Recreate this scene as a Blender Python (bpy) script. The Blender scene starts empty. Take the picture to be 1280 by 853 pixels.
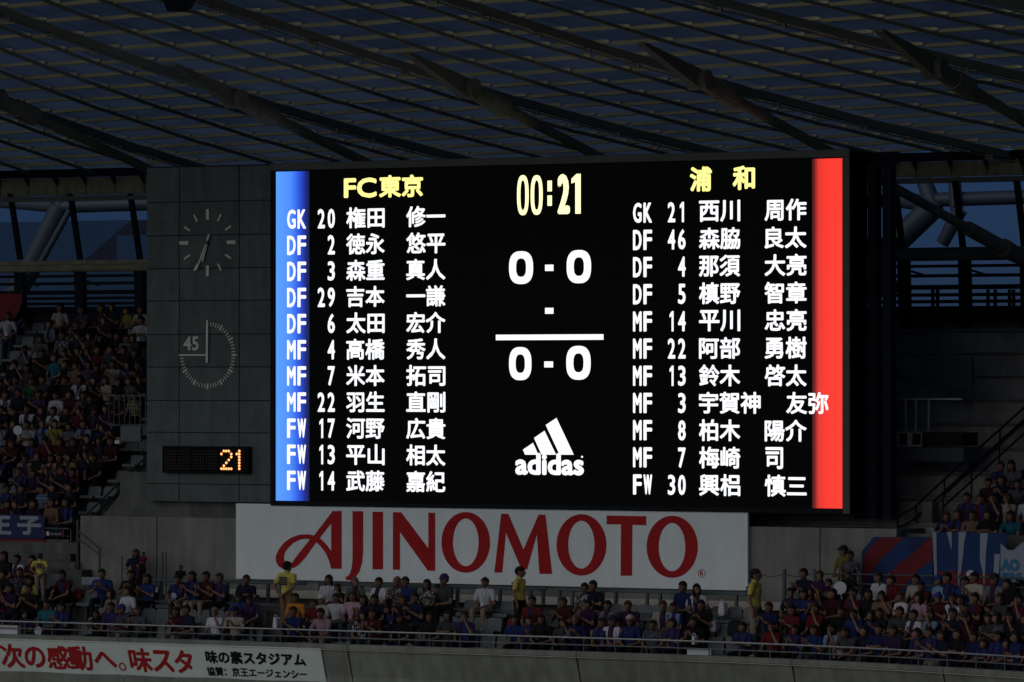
import bpy, bmesh, math, random
import numpy as np
from mathutils import Vector, Matrix
from mathutils.geometry import tessellate_polygon
random.seed(7)
R = math.radians
S = bpy.context.scene
COL = S.collection

# ------------------------------------------------------------------ camera, world, sun, exposure
F = 6400.0                      # focal length in photo pixels (photo is 1280 x 853)
CZ = 15.0                       # eye height above the pitch
TH = R(30)
CAM = Vector((71.0, -123.0, CZ))
PITCH = math.atan(47.5 / F)
cd = bpy.data.cameras.new('camera')
cam = bpy.data.objects.new('camera', cd); COL.objects.link(cam)
cam.location = CAM
cam.rotation_euler = (R(90) + PITCH, 0, TH)
cd.sensor_fit = 'HORIZONTAL'; cd.sensor_width = 36.0; cd.lens = F / 1280 * 36.0
cd.clip_start = 1.0; cd.clip_end = 3000
S.camera = cam
W = bpy.data.worlds.new('World'); S.world = W; W.use_nodes = True
wn = W.node_tree; sky = wn.nodes.new('ShaderNodeTexSky'); sky.sky_type = 'NISHITA'
SUN_DIR = Vector((-0.24, -0.93, 0.26)).normalized()      # towards the sun: low, from the pitch side, left
sky.sun_disc = False
sky.sun_elevation = math.asin(SUN_DIR.z); sky.sun_rotation = math.atan2(SUN_DIR.x, SUN_DIR.y)
sky.air_density = 1.0; sky.dust_density = 0.3; sky.ozone_density = 4.0
bg = wn.nodes['Background']; tint = wn.nodes.new('ShaderNodeMix'); tint.data_type = 'RGBA'; tint.blend_type = 'MULTIPLY'; tint.inputs['Factor'].default_value = 1.0
tint.inputs[7].default_value = (0.19, 0.36, 1.0, 1)       # deep blue dusk air over the whole sky
wn.links.new(sky.outputs[0], tint.inputs[6]); wn.links.new(tint.outputs[2], bg.inputs[0]); bg.inputs[1].default_value = 0.05
sd = bpy.data.lights.new('sun', 'SUN'); sd.energy = 2.9; sd.angle = R(80); sd.color = (1.0, 0.97, 0.90)
sun = bpy.data.objects.new('sun', sd); COL.objects.link(sun)
sun.rotation_euler = SUN_DIR.to_track_quat('Z', 'Y').to_euler()
S.view_settings.view_transform = 'Standard'; S.view_settings.look = 'None'
S.view_settings.gamma = 1.0; S.view_settings.use_curve_mapping = False
S.view_settings.exposure = -1.56
EXPO = S.view_settings.exposure
S.render.engine = 'CYCLES'
S.cycles.max_bounces = 6; S.cycles.diffuse_bounces = 3; S.cycles.glossy_bounces = 2; S.cycles.transmission_bounces = 4
S.cycles.use_denoising = True

# ------------------------------------------------------------------ pixel <-> world helpers
_Rm = Matrix.Rotation(TH, 3, 'Z') @ Matrix.Rotation(R(90) + PITCH, 3, 'X')
def ray(px, py):
    return (_Rm @ Vector(((px - 640) / F, (426.5 - py) / F, -1.0))).normalized()
class Plane:
    """A working plane: U to the right, V up, N towards the pitch."""
    def __init__(s, o, U=(1, 0, 0), V=(0, 0, 1)):
        s.o = Vector(o); s.U = Vector(U).normalized(); s.V = Vector(V).normalized(); s.N = s.U.cross(s.V).normalized()
    def uv(s, px, py):
        d = ray(px, py); t = (s.o - CAM).dot(s.N) / d.dot(s.N); p = CAM + d * t - s.o
        return p.dot(s.U), p.dot(s.V)
    def at(s, u, v, off=0.0):
        return s.o + s.U * u + s.V * v + s.N * off
    def pt(s, px, py, off=0.0):
        u, v = s.uv(px, py); return s.at(u, v, off)
def atY(px, py, Y):
    d = ray(px, py); return CAM + d * ((Y - CAM.y) / d.y)
def Xat(px, Y): return atY(px, 474, Y).x
def Zat(px, py, Y): return atY(px, py, Y).z

# ------------------------------------------------------------------ materials
MATS = {}
def mat(name, col, rough=0.7, metal=0.0, noise=0.0, scale=3.0, bump=0.0, col2=None, coord='Object', spec=0.4, streak=0.0, detail=6):
    if name in MATS: return MATS[name]
    m = bpy.data.materials.new(name); m.use_nodes = True; nt = m.node_tree; b = nt.nodes['Principled BSDF']
    b.inputs['Base Color'].default_value = (*col, 1); b.inputs['Roughness'].default_value = rough
    b.inputs['Metallic'].default_value = metal; b.inputs['Specular IOR Level'].default_value = spec
    if noise or bump or streak:
        tc = nt.nodes.new('ShaderNodeTexCoord'); n = nt.nodes.new('ShaderNodeTexNoise')
        n.inputs['Scale'].default_value = scale; n.inputs['Detail'].default_value = detail
        nt.links.new(tc.outputs[coord], n.inputs['Vector'])
        c2 = col2 or tuple(c * (1 - noise) for c in col); c1 = tuple(min(1, c * (1 + noise * 0.6)) for c in col)
        cr = nt.nodes.new('ShaderNodeValToRGB'); cr.color_ramp.elements[0].position = 0.32; cr.color_ramp.elements[1].position = 0.68
        cr.color_ramp.elements[0].color = (*c2, 1); cr.color_ramp.elements[1].color = (*c1, 1)
        nt.links.new(n.outputs['Fac'], cr.inputs['Fac'])
        out = cr.outputs['Color']
        if streak:
            mp = nt.nodes.new('ShaderNodeMapping'); mp.inputs['Scale'].default_value = (1.3, 1.3, 0.22)
            n2 = nt.nodes.new('ShaderNodeTexNoise'); n2.inputs['Scale'].default_value = 2.6; n2.inputs['Detail'].default_value = 7
            nt.links.new(tc.outputs[coord], mp.inputs['Vector']); nt.links.new(mp.outputs['Vector'], n2.inputs['Vector'])
            r2 = nt.nodes.new('ShaderNodeValToRGB'); r2.color_ramp.elements[0].position = 0.35; r2.color_ramp.elements[1].position = 0.62
            v = 1 - streak; r2.color_ramp.elements[0].color = (v, v, v, 1); r2.color_ramp.elements[1].color = (1, 1, 1, 1)
            nt.links.new(n2.outputs['Fac'], r2.inputs['Fac'])
            mx = nt.nodes.new('ShaderNodeMix'); mx.data_type = 'RGBA'; mx.blend_type = 'MULTIPLY'; mx.inputs['Factor'].default_value = 1
            nt.links.new(out, mx.inputs[6]); nt.links.new(r2.outputs['Color'], mx.inputs[7]); out = mx.outputs[2]
        nt.links.new(out, b.inputs['Base Color'])
        if bump:
            bp = nt.nodes.new('ShaderNodeBump'); bp.inputs['Strength'].default_value = bump; bp.inputs['Distance'].default_value = 0.02
            nt.links.new(n.outputs['Fac'], bp.inputs['Height']); nt.links.new(bp.outputs['Normal'], b.inputs['Normal'])
    MATS[name] = m; return m
def vary(m, amt):
    nt = m.node_tree; b = nt.nodes['Principled BSDF']; src = b.inputs['Base Color'].links[0].from_socket
    oi = nt.nodes.new('ShaderNodeObjectInfo'); mr = nt.nodes.new('ShaderNodeMapRange'); mr.inputs['To Min'].default_value = 1 - amt; mr.inputs['To Max'].default_value = 1 + amt
    mx = nt.nodes.new('ShaderNodeMix'); mx.data_type = 'RGBA'; mx.blend_type = 'MULTIPLY'; mx.inputs['Factor'].default_value = 1
    nt.links.new(oi.outputs['Random'], mr.inputs['Value']); nt.links.new(src, mx.inputs[6]); nt.links.new(mr.outputs[0], mx.inputs[7]); nt.links.new(mx.outputs[2], b.inputs['Base Color'])
def emis(name, col, s, base=(0.01, 0.01, 0.012)):
    if name in MATS: return MATS[name]
    m = mat(name, base, 0.5); b = m.node_tree.nodes['Principled BSDF']
    b.inputs['Emission Color'].default_value = (*col, 1); b.inputs['Emission Strength'].default_value = s * 2 ** (-EXPO)
    return m
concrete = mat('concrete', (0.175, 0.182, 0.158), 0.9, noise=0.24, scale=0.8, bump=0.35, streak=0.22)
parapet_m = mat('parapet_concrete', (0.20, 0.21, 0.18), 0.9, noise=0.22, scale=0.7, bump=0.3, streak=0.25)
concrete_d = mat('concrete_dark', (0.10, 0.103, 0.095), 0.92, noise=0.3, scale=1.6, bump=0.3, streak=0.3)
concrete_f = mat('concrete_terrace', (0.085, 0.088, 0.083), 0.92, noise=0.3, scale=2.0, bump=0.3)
fascia_m = mat('fascia_board', (0.21, 0.20, 0.14), 0.85, noise=0.22, scale=2.0, streak=0.3)
panel_m = mat('wall_panel_paint', (0.086, 0.108, 0.106), 0.7, noise=0.14, scale=2.0, streak=0.22, spec=0.2)
joint_m = mat('joint', (0.012, 0.014, 0.015), 0.9)
steel = mat('steel_dark', (0.05, 0.055, 0.055), 0.5, 0.3, noise=0.2, scale=4)
steel_b = mat('steel_black', (0.007, 0.010, 0.018), 0.8, 0.0, spec=0.1)
purlin_m = mat('purlin_paint', (0.62, 0.56, 0.33), 0.7, noise=0.0)
rafter_m = mat('rafter_paint', (0.20, 0.20, 0.17), 0.7)
strut_m = mat('strut_paint', (0.15, 0.15, 0.125), 0.8, noise=0.25, scale=1.2)
tube_m = mat('tube_paint', (0.048, 0.07, 0.10), 0.5, noise=0.1, scale=0.5)
rail_m = mat('rail_galvanised', (0.30, 0.31, 0.31), 0.45, 0.4, noise=0.15, scale=5)
railg_m = mat('rail_green', (0.055, 0.08, 0.085), 0.5, 0.1, noise=0.15, scale=5)
seat_m = mat('seat_plastic', (0.10, 0.115, 0.12), 0.65, noise=0.12, spec=0.15, scale=4)
seat_m2 = mat('seat_pale_plastic', (0.20, 0.22, 0.225), 0.5, noise=0.12, scale=4)
board_m = mat('sign_board', (0.68, 0.74, 0.73), 0.8, spec=0.1, noise=0.04, scale=1.2, streak=0.05)
banner_m = mat('banner_cloth', (0.60, 0.67, 0.60), 0.7, noise=0.06, scale=1.5, streak=0.05)
red_m = mat('letter_red', (0.36, 0.022, 0.024), 0.85, noise=0.08, scale=3, spec=0.05)
black_m = mat('letter_black', (0.012, 0.014, 0.014), 0.8, spec=0.1)
white_m = mat('white_paint', (0.48, 0.50, 0.52), 0.6)
hand_m = mat('clock_paint', (0.55, 0.55, 0.47), 0.6)
frame_m = mat('screen_frame', (0.05, 0.053, 0.045), 0.55, noise=0.2, scale=4)
box_m = mat('screen_housing', (0.012, 0.013, 0.015), 0.8, spec=0.1)
beige_m = mat('beige_plinth', (0.42, 0.40, 0.34), 0.8, noise=0.15, scale=4)
vary(panel_m, .07); vary(concrete, .06); vary(parapet_m, .08); vary(board_m, .02); vary(seat_m, .18)
skin_m = mat('skin', (0.17, 0.09, 0.057), 0.6, noise=0.06, scale=20)
hair_m = mat('hair', (0.012, 0.010, 0.009), 0.55)
eye_m = mat('eye', (0.01, 0.008, 0.008), 0.3)
lip_m = mat('lip', (0.25, 0.08, 0.06), 0.5)
shoe_m = mat('shoe', (0.35, 0.35, 0.36), 0.6)
grass_m = mat('pitch_grass', (0.035, 0.085, 0.02), 0.95, noise=0.35, scale=0.6)
hall_m = mat('hall_roof', (0.010, 0.045, 0.11), 0.8, noise=0.15, scale=0.2)
hall_w = mat('hall_wall', (0.003, 0.009, 0.028), 0.8, noise=0.15, scale=0.2)

def cloth_mat(name, mode):
    m = bpy.data.materials.new(name); m.use_nodes = True; nt = m.node_tree; b = nt.nodes['Principled BSDF']
    b.inputs['Roughness'].default_value = 0.85; b.inputs['Specular IOR Level'].default_value = 0.2
    oi = nt.nodes.new('ShaderNodeObjectInfo'); tc = nt.nodes.new('ShaderNodeTexCoord')
    n = nt.nodes.new('ShaderNodeTexNoise'); n.inputs['Scale'].default_value = 9; nt.links.new(tc.outputs['Object'], n.inputs['Vector'])
    mr = nt.nodes.new('ShaderNodeMapRange'); mr.inputs['To Min'].default_value = 0.82; mr.inputs['To Max'].default_value = 1.12
    nt.links.new(n.outputs['Fac'], mr.inputs['Value'])
    col = oi.outputs['Color']
    if mode != 'plain':
        sx = nt.nodes.new('ShaderNodeSeparateXYZ'); nt.links.new(tc.outputs['Object'], sx.inputs['Vector'])
        ab = nt.nodes.new('ShaderNodeMath'); ab.operation = 'ABSOLUTE'
        fac = None
        if mode == 'halves':      # broad vertical bands of blue over the object colour
            w = nt.nodes.new('ShaderNodeMath'); w.operation = 'MULTIPLY'; w.inputs[1].default_value = 30
            si = nt.nodes.new('ShaderNodeMath'); si.operation = 'SINE'; gt = nt.nodes.new('ShaderNodeMath'); gt.operation = 'GREATER_THAN'; gt.inputs[1].default_value = 0.0
            nt.links.new(sx.outputs['X'], w.inputs[0]); nt.links.new(w.outputs[0], si.inputs[0]); nt.links.new(si.outputs[0], gt.inputs[0]); fac = gt.outputs[0]; c2 = (0.014, 0.022, 0.10)
        elif mode == 'centre':    # dark scarf or waistcoat down the middle
            lt = nt.nodes.new('ShaderNodeMath'); lt.operation = 'LESS_THAN'; lt.inputs[1].default_value = 0.075
            nt.links.new(sx.outputs['X'], ab.inputs[0]); nt.links.new(ab.outputs[0], lt.inputs[0]); fac = lt.outputs[0]; c2 = (0.025, 0.012, 0.035)
        elif mode == 'hoops':
            w = nt.nodes.new('ShaderNodeMath'); w.operation = 'MULTIPLY'; w.inputs[1].default_value = 62
            si = nt.nodes.new('ShaderNodeMath'); si.operation = 'SINE'; gt = nt.nodes.new('ShaderNodeMath'); gt.operation = 'GREATER_THAN'; gt.inputs[1].default_value = 0.1
            nt.links.new(sx.outputs['Z'], w.inputs[0]); nt.links.new(w.outputs[0], si.inputs[0]); nt.links.new(si.outputs[0], gt.inputs[0]); fac = gt.outputs[0]; c2 = (0.05, 0.06, 0.09)
        elif mode == 'print':
            vo = nt.nodes.new('ShaderNodeTexVoronoi'); vo.inputs['Scale'].default_value = 15
            nt.links.new(tc.outputs['Object'], vo.inputs['Vector'])
            gt = nt.nodes.new('ShaderNodeMath'); gt.operation = 'GREATER_THAN'; gt.inputs[1].default_value = 0.42
            nt.links.new(vo.outputs['Distance'], gt.inputs[0]); fac = gt.outputs[0]; c2 = (0.04, 0.04, 0.06)
        mx0 = nt.nodes.new('ShaderNodeMix'); mx0.data_type = 'RGBA'; nt.links.new(fac, mx0.inputs['Factor'])
        nt.links.new(col, mx0.inputs[6]); mx0.inputs[7].default_value = (*c2, 1); col = mx0.outputs[2]
    mx = nt.nodes.new('ShaderNodeMix'); mx.data_type = 'RGBA'; mx.blend_type = 'MULTIPLY'; mx.inputs['Factor'].default_value = 1
    nt.links.new(col, mx.inputs[6]); nt.links.new(mr.outputs[0], mx.inputs[7]); nt.links.new(mx.outputs[2], b.inputs['Base Color'])
    return m
CLOTH = {k: cloth_mat('cloth_' + k, k) for k in ('plain', 'halves', 'centre', 'hoops', 'print')}

# ------------------------------------------------------------------ mesh helpers
class MB:
    def __init__(s): s.v = []; s.f = []
    def add(s, vs, fs):
        b = len(s.v); s.v += [tuple(v) for v in vs]; s.f += [tuple(b + i for i in f) for f in fs]
    def box(s, lo, hi):
        x0, y0, z0 = lo; x1, y1, z1 = hi
        s.add([(x0,y0,z0),(x1,y0,z0),(x1,y1,z0),(x0,y1,z0),(x0,y0,z1),(x1,y0,z1),(x1,y1,z1),(x0,y1,z1)],
              [(0,3,2,1),(4,5,6,7),(0,1,5,4),(1,2,6,5),(2,3,7,6),(3,0,4,7)])
    def bar(s, p0, p1, w, h, up=(0, 0, 1)):
        """rectangular bar from p0 to p1; w across, h along up; w/h may be (start, end)"""
        p0, p1 = Vector(p0), Vector(p1); d = (p1 - p0).normalized(); up = Vector(up)
        sd_ = d.cross(up).normalized(); u = sd_.cross(d).normalized()
        w = w if isinstance(w, tuple) else (w, w); h = h if isinstance(h, tuple) else (h, h)
        vs = []
        for p, ww, hh in ((p0, w[0], h[0]), (p1, w[1], h[1])):
            for a, b in ((-1, -1), (1, -1), (1, 1), (-1, 1)): vs.append(p + sd_ * a * ww / 2 + u * b * hh / 2)
        s.add(vs, [(0,1,2,3),(7,6,5,4),(0,4,5,1),(1,5,6,2),(2,6,7,3),(3,7,4,0)])
    def tube(s, p0, p1, r0, r1=None, n=10, caps=True):
        r1 = r0 if r1 is None else r1; p0, p1 = Vector(p0), Vector(p1); q = (p1 - p0).to_track_quat('Z', 'Y')
        vs = [p + q @ Vector((r * math.cos(2*math.pi*i/n), r * math.sin(2*math.pi*i/n), 0)) for p, r in ((p0, r0), (p1, r1)) for i in range(n)]
        fs = [(i, (i+1) % n, n + (i+1) % n, n + i) for i in range(n)]
        if caps: fs += [tuple(range(n-1, -1, -1)), tuple(range(n, 2*n))]
        s.add(vs, fs)
    def path(s, pts, r, n=6):
        for a, b in zip(pts, pts[1:]): s.tube(a, b, r, r, n)
    def plate(s, loops, fn, off0, off1):
        """flat shape with holes: loops of (u,v); fn(u,v,off)->point; front at off1, back at off0"""
        tri = tessellate_polygon([[Vector((u, v, 0)) for u, v in L] for L in loops]); flat = [p for L in loops for p in L]
        n = len(flat); vs = [fn(u, v, off1) for u, v in flat] + [fn(u, v, off0) for u, v in flat]
        fs = []
        for t in tri:
            a, b, c = (Vector((*flat[i], 0)) for i in t)
            t = tuple(t) if (b - a).cross(c - a).z > 0 else tuple(reversed(t))
            fs.append(t)
        k = 0
        for L in loops:
            m = len(L)
            for i in range(m):
                a, b = k + i, k + (i + 1) % m; fs.append((a, n + a, n + b, b))
            k += m
        s.add(vs, fs)
    def mesh(s, name, m):
        me = bpy.data.meshes.new(name); me.from_pydata(s.v, [], s.f); me.materials.append(m); me.update(); return me
    def build(s, name, m, parent=None, loc=None):
        return put(name, s.mesh(name, m), parent, loc)
def put(name, me, parent=None, loc=None):
    o = bpy.data.objects.new(name, me); COL.objects.link(o)
    if loc is not None: o.location = loc
    if parent is not None: o.parent = parent
    return o
def tag(o, label=None, cat=None, group=None, kind=None):
    if label: o['label'] = label
    if cat: o['category'] = cat
    if group: o['group'] = group
    if kind: o['kind'] = kind
    return o
def thing(name, label, cat, loc=(0, 0, 0), group=None, rz=0):
    o = bpy.data.objects.new(name, None); COL.objects.link(o); o.location = loc; o.rotation_euler.z = rz
    o.empty_display_size = 0.2
    return tag(o, label, cat, group)
def bevel(o, w=0.01, seg=2):
    md = o.modifiers.new('bevel', 'BEVEL'); md.width = w; md.segments = seg; md.limit_method = 'ANGLE'; return o
def flip_fix(o):
    bm = bmesh.new(); bm.from_mesh(o.data); bmesh.ops.recalc_face_normals(bm, faces=bm.faces); bm.to_mesh(o.data); bm.free(); return o

_tc = {}
def glyphs(text):
    if text in _tc: return _tc[text]
    c = bpy.data.curves.new('tmp', 'FONT'); c.body = text; c.resolution_u = 3
    o = bpy.data.objects.new('tmp', c); COL.objects.link(o)
    dg = bpy.context.evaluated_depsgraph_get(); dg.update(); me = bpy.data.meshes.new_from_object(o.evaluated_get(dg))
    v = np.array([x.co[:2] for x in me.vertices]); f = [tuple(p.vertices) for p in me.polygons]
    bpy.data.objects.remove(o); bpy.data.curves.remove(c); bpy.data.meshes.remove(me)
    _tc[text] = (v, f); return v, f
def text(mb, s, u0, v0, u1, v1, fn, off, bold=0.02, boldv=None, lean=0.0):
    """s stretched to the rectangle, thickened by laying shifted copies 0.6 mm apart in depth"""
    boldv = bold if boldv is None else boldv
    v, f = glyphs(s); lo = v.min(0); hi = v.max(0)
    w = np.empty_like(v)
    w[:, 0] = u0 + bold + (v[:, 0] - lo[0]) / max(1e-6, hi[0] - lo[0]) * (u1 - u0 - 2 * bold)
    w[:, 1] = v0 + boldv + (v[:, 1] - lo[1]) / max(1e-6, hi[1] - lo[1]) * (v1 - v0 - 2 * boldv)
    sh = [(0, 0), (1, 0), (-1, 0), (0, 1), (0, -1), (.7, .7), (-.7, .7), (.7, -.7), (-.7, -.7)] if bold else [(0, 0)]
    for k, (a, b) in enumerate(sh):
        mb.add([fn(x + a * bold, y + b * boldv, off + 0.0006 * k) for x, y in w], f)
def oval(cx, cy, rx, ry, n=40, p=2.0):
    out = []
    for i in range(n):
        a = 2 * math.pi * i / n; c, s_ = math.cos(a), math.sin(a)
        out.append((cx + rx * math.copysign(abs(c) ** (2 / p), c), cy + ry * math.copysign(abs(s_) ** (2 / p), s_)))
    return out

# ------------------------------------------------------------------ ground
g = MB(); g.add([(-900,-700,0),(900,-700,0),(900,900,0),(-900,900,0)], [(0,1,2,3)])
tag(g.build('ground', grass_m), kind='structure')

# ------------------------------------------------------------------ lower terrace (follows a gentle bend on the right)
XB = Xat(800, -4)
def bend(X): return -0.017 * max(0.0, X - XB) ** 2
def bslope(X): return -0.034 * max(0.0, X - XB)
def face_yaw(X): return math.atan(bslope(X))
XL, XR = Xat(-90, -3), Xat(1400, -6)
XS = [XL + (XR - XL) * i / 44 for i in range(45)]
def strip(mb, sec, xs=XS):
    """extrude a closed cross-section [(Y,Z)...] along the bend"""
    n = len(sec); vs = []
    for X in xs:
        for (y, z) in sec: vs.append((X, y + bend(X), CZ + z))
    fs = []
    for i in range(len(xs) - 1):
        for k in range(n):
            a = i * n + k; b = i * n + (k + 1) % n; fs.append((a, b, b + n, a + n))
    fs.append(tuple(range(n))); m = (len(xs) - 1) * n; fs.append(tuple(range(m + n - 1, m - 1, -1)))
    mb.add(vs, fs)
ROW_Z = [-7.74, -7.32, -6.90, -6.48]
ROW_Y = [-3.95, -3.4, -2.6, -1.8]
terr = MB(); strip(terr, [(-3.6, -14.9), (6, -14.9), (6, -7.85), (-3.6, -7.85)])
terr = tag(flip_fix(terr.build('terrace_floor', concrete_f)), kind='structure')
for i in range(4):
    m = MB(); y0 = ROW_Y[i] - 0.42 if i else -4.71; y1 = ROW_Y[i] + 0.38 if i < 3 else 0.2
    strip(m, [(y0, -7.855), (y1 + 0.02, -7.855), (y1 + 0.02, ROW_Z[i]), (y0, ROW_Z[i])])
    flip_fix(m.build('terrace_step', concrete_f, terr))
# front parapet, its face leaning back towards the foot
PZ = -7.2
PY = -5.0
LEAN = 0.32
par = thing('parapet_wall', 'long grey concrete parapet wall in front of the lower stand', 'wall', (Xat(640, PY), PY, 0))
def at_par(mb, name, m):
    o = flip_fix(mb.build(name, m)); o.location = (0, 0, 0); o.parent = par; o.matrix_parent_inverse = Matrix.Translation(-par.location); return o
cuts = [-90, 148, 434, 720, 1000, 1215, 1400]
for a, b in zip(cuts, cuts[1:]):
    xa, xb = Xat(a, PY) + 0.012, Xat(b, PY) - 0.012; n = 10; xs = [xa + (xb - xa) * i / n for i in range(n + 1)]
    m = MB(); strip(m, [(PY, PZ), (PY + 0.28, PZ), (PY + 0.28, PZ - 1.9), (PY + LEAN * 1.9, PZ - 1.9), (PY + 0.03, PZ - 0.14), (PY, PZ - 0.13)], xs)
    at_par(m, 'parapet_panel', parapet_m)
m = MB(); strip(m, [(PY + 0.3, PZ - 0.05), (PY + 0.34, PZ - 0.05), (PY + 0.34, PZ - 7.5), (PY + 0.7, PZ - 7.5), (PY + 0.66, PZ - 1.9)]); at_par(m, 'backing', joint_m)
m = MB(); strip(m, [(PY - 0.02, PZ - 0.145), (PY + 0.02, PZ - 0.145), (PY + 0.03, PZ - 0.16), (PY - 0.02, PZ - 0.16)]); at_par(m, 'drip_edge', beige_m)
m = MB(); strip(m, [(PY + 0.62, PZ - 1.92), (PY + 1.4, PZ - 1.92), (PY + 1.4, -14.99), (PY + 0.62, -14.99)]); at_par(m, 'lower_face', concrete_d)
# front handrail
fr = thing('front_handrail', 'two-bar metal handrail running along the top of the front parapet', 'railing', (Xat(640, PY), PY, 0))
def sub(parent, mb, name, m, fix=True):
    o = mb.build(name, m)
    if fix: flip_fix(o)
    o.parent = parent; o.matrix_parent_inverse = parent.matrix_basis.inverted(); return o
for zz, rr in ((0.36, 0.024), (0.17, 0.017)):
    m = MB(); m.path([(X, PY + 0.14 + bend(X), CZ + PZ + zz) for X in XS], rr, 8); sub(fr, m, 'handrail_bar', rail_m if zz > .3 else mat('rail_dull', (.13, .135, .135), .5, .2))
pm = MB(); pm.tube((0, 0, 0), (0, 0, 0.36), 0.02, 0.02, 6); pm = pm.mesh('rail_post', railg_m)
X = XL
while X < XR:
    o = put('rail_post', pm, fr, None); o.location = Vector((X, PY + 0.14 + bend(X), CZ + PZ)) - fr.location; X += 0.95

# ------------------------------------------------------------------ wall behind the lower stand
WY = -0.35
wall_top = Zat(200, 646.5, WY) - CZ
def wall_seg(name, label, cat, a, b, joints):
    t = thing(name, label, cat, (Xat((a + b) / 2, WY), WY, 0))
    edges = [a] + joints + [b]
    for p, q in zip(edges, edges[1:]):
        m = MB(); m.box((Xat(p, WY) + 0.012, WY, CZ - 7.0), (Xat(q, WY) - 0.012, WY + 0.3, CZ + wall_top))
        bevel(sub(t, m, 'wall_panel', concrete), 0.012, 1)
    m = MB(); m.box((Xat(a, WY) + 0.02, WY + 0.02, CZ - 7), (Xat(b, WY) - 0.02, WY + 0.28, CZ + wall_top - 0.02)); sub(t, m, 'backing', joint_m)
    return t
wall_seg('concrete_wall', 'pale concrete wall left of the white sign, two panels with streaks', 'wall', 100, 470, [196])
wall_seg('concrete_wall', 'pale concrete wall right of the white sign, beside the red and blue flag', 'wall', 700, 1121, [1025])
m = MB(); m.box((Xat(290, WY), WY + 0.001, CZ - 7.0), (Xat(940, WY), WY + 0.29, CZ + wall_top - 0.03)); tag(m.build('backing_wall', concrete), 'concrete wall hidden behind the white sign under the video screen', 'wall')
m = MB(); m.box((Xat(183, -1.0), -0.75, CZ - 6.2), (Xat(1005, -1.0), WY - 0.01, CZ - 5.98)); tag(bevel(m.build('plinth', beige_m), 0.02), 'low beige plinth strip along the foot of the white sign', 'plinth')
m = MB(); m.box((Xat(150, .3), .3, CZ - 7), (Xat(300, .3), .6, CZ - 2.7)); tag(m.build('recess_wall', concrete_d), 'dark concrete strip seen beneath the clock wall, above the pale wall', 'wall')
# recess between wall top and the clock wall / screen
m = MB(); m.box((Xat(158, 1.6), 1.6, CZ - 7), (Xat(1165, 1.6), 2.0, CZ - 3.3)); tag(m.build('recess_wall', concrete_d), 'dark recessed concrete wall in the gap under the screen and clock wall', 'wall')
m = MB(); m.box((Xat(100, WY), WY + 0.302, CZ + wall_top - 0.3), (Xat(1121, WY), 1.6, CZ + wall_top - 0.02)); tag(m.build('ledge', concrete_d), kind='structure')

# ------------------------------------------------------------------ clock wall
KY = 0.0
KP = Plane((0, KY, CZ))
cw = thing('clock_wall', 'dark grey-green panelled wall carrying the clock left of the video screen', 'wall', (Xat(260, KY), KY, 0))
xe = [183, 224, 299, 346]; ye = [208, 252, 294, 335.5, 376, 418, 459, 501, 541, 605.5, 628]
xr = 260
zs = [Zat(xr, y, KY) for y in ye]; xsx = [Xat(x, KY) for x in xe]
for i in range(3):
    for j in range(10):
        m = MB(); m.box((xsx[i] + 0.012, KY, zs[j + 1] + 0.012), (xsx[i + 1] - 0.012, KY + 0.06, zs[j] - 0.012))
        bevel(sub(cw, m, 'wall_panel', panel_m, False), 0.006, 1)
m = MB(); m.box((xsx[0] + 0.005, KY + 0.03, zs[-1] + 0.01), (xsx[3], KY + 1.2, zs[0])); sub(cw, m, 'backing', joint_m)

# analogue clock
def tick(mb, P, cx, cz, a, r0, r1, w, off0, off1):
    d = (math.sin(a), math.cos(a)); n = (d[1], -d[0])
    L = [(cx + d[0]*r + n[0]*s_*w/2, cz + d[1]*r + n[1]*s_*w/2) for r, s_ in ((r0, -1), (r1, -1), (r1, 1), (r0, 1))]
    mb.plate([L], P.at, off0, off1)
cx, cz = KP.uv(260, 303.5)
ck = thing('wall_clock', 'round analogue clock of bar markers without rim on the dark panelled wall', 'clock', KP.at(cx, cz))
for k in range(12):
    m = MB(); big = k % 3 == 0
    tick(m, KP, cx, cz, k * math.pi / 6, 0.66 if big else 0.70, 0.965 if big else 0.93, 0.10 if big else 0.055, 0.004, 0.03); sub(ck, m, 'hour_marker', hand_m)
m = MB(); tick(m, KP, cx, cz, R(204), -0.24, 0.86, 0.045, 0.075, 0.09); sub(ck, m, 'minute_hand', hand_m)
m = MB(); tick(m, KP, cx, cz, R(197), -0.24, 0.56, 0.075, 0.05, 0.065); sub(ck, m, 'hour_hand', hand_m)
m = MB(); m.tube(KP.at(cx, cz, 0.002), KP.at(cx, cz, 0.11), 0.05, 0.05, 12); sub(ck, m, 'spindle', steel)
# 45 minute dial
cx, cz = KP.uv(260, 444)
tk = thing('minute_dial', 'match timer dial with fine ticks and the number 45, under the clock', 'timer', KP.at(cx, cz))
for k in range(46):
    m = MB(); big = k % 5 == 0
    if k == 45: continue
    tick(m, KP, cx, cz, R(6 * k), 0.83 if not big else 0.82, 0.955 if not big else 0.99, 0.028 if not big else 0.05, 0.004, 0.022)
    sub(tk, m, 'minute_mark', hand_m)
m = MB(); tick(m, KP, cx, cz, R(270), 0.06, 0.98, 0.045, 0.004, 0.03); sub(tk, m, 'end_bar', hand_m)
m = MB(); tick(m, KP, cx, cz, R(0.6), -0.22, 1.0, 0.07, 0.05, 0.065); sub(tk, m, 'hand', hand_m)
u0, v0 = KP.uv(229.5, 438.5); u1, v1 = KP.uv(248.5, 420.5)
m = MB(); text(m, '45', u0, v0, u1, v1, KP.at, 0.006, 0.012); sub(tk, m, 'numeral', hand_m, False)
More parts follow.
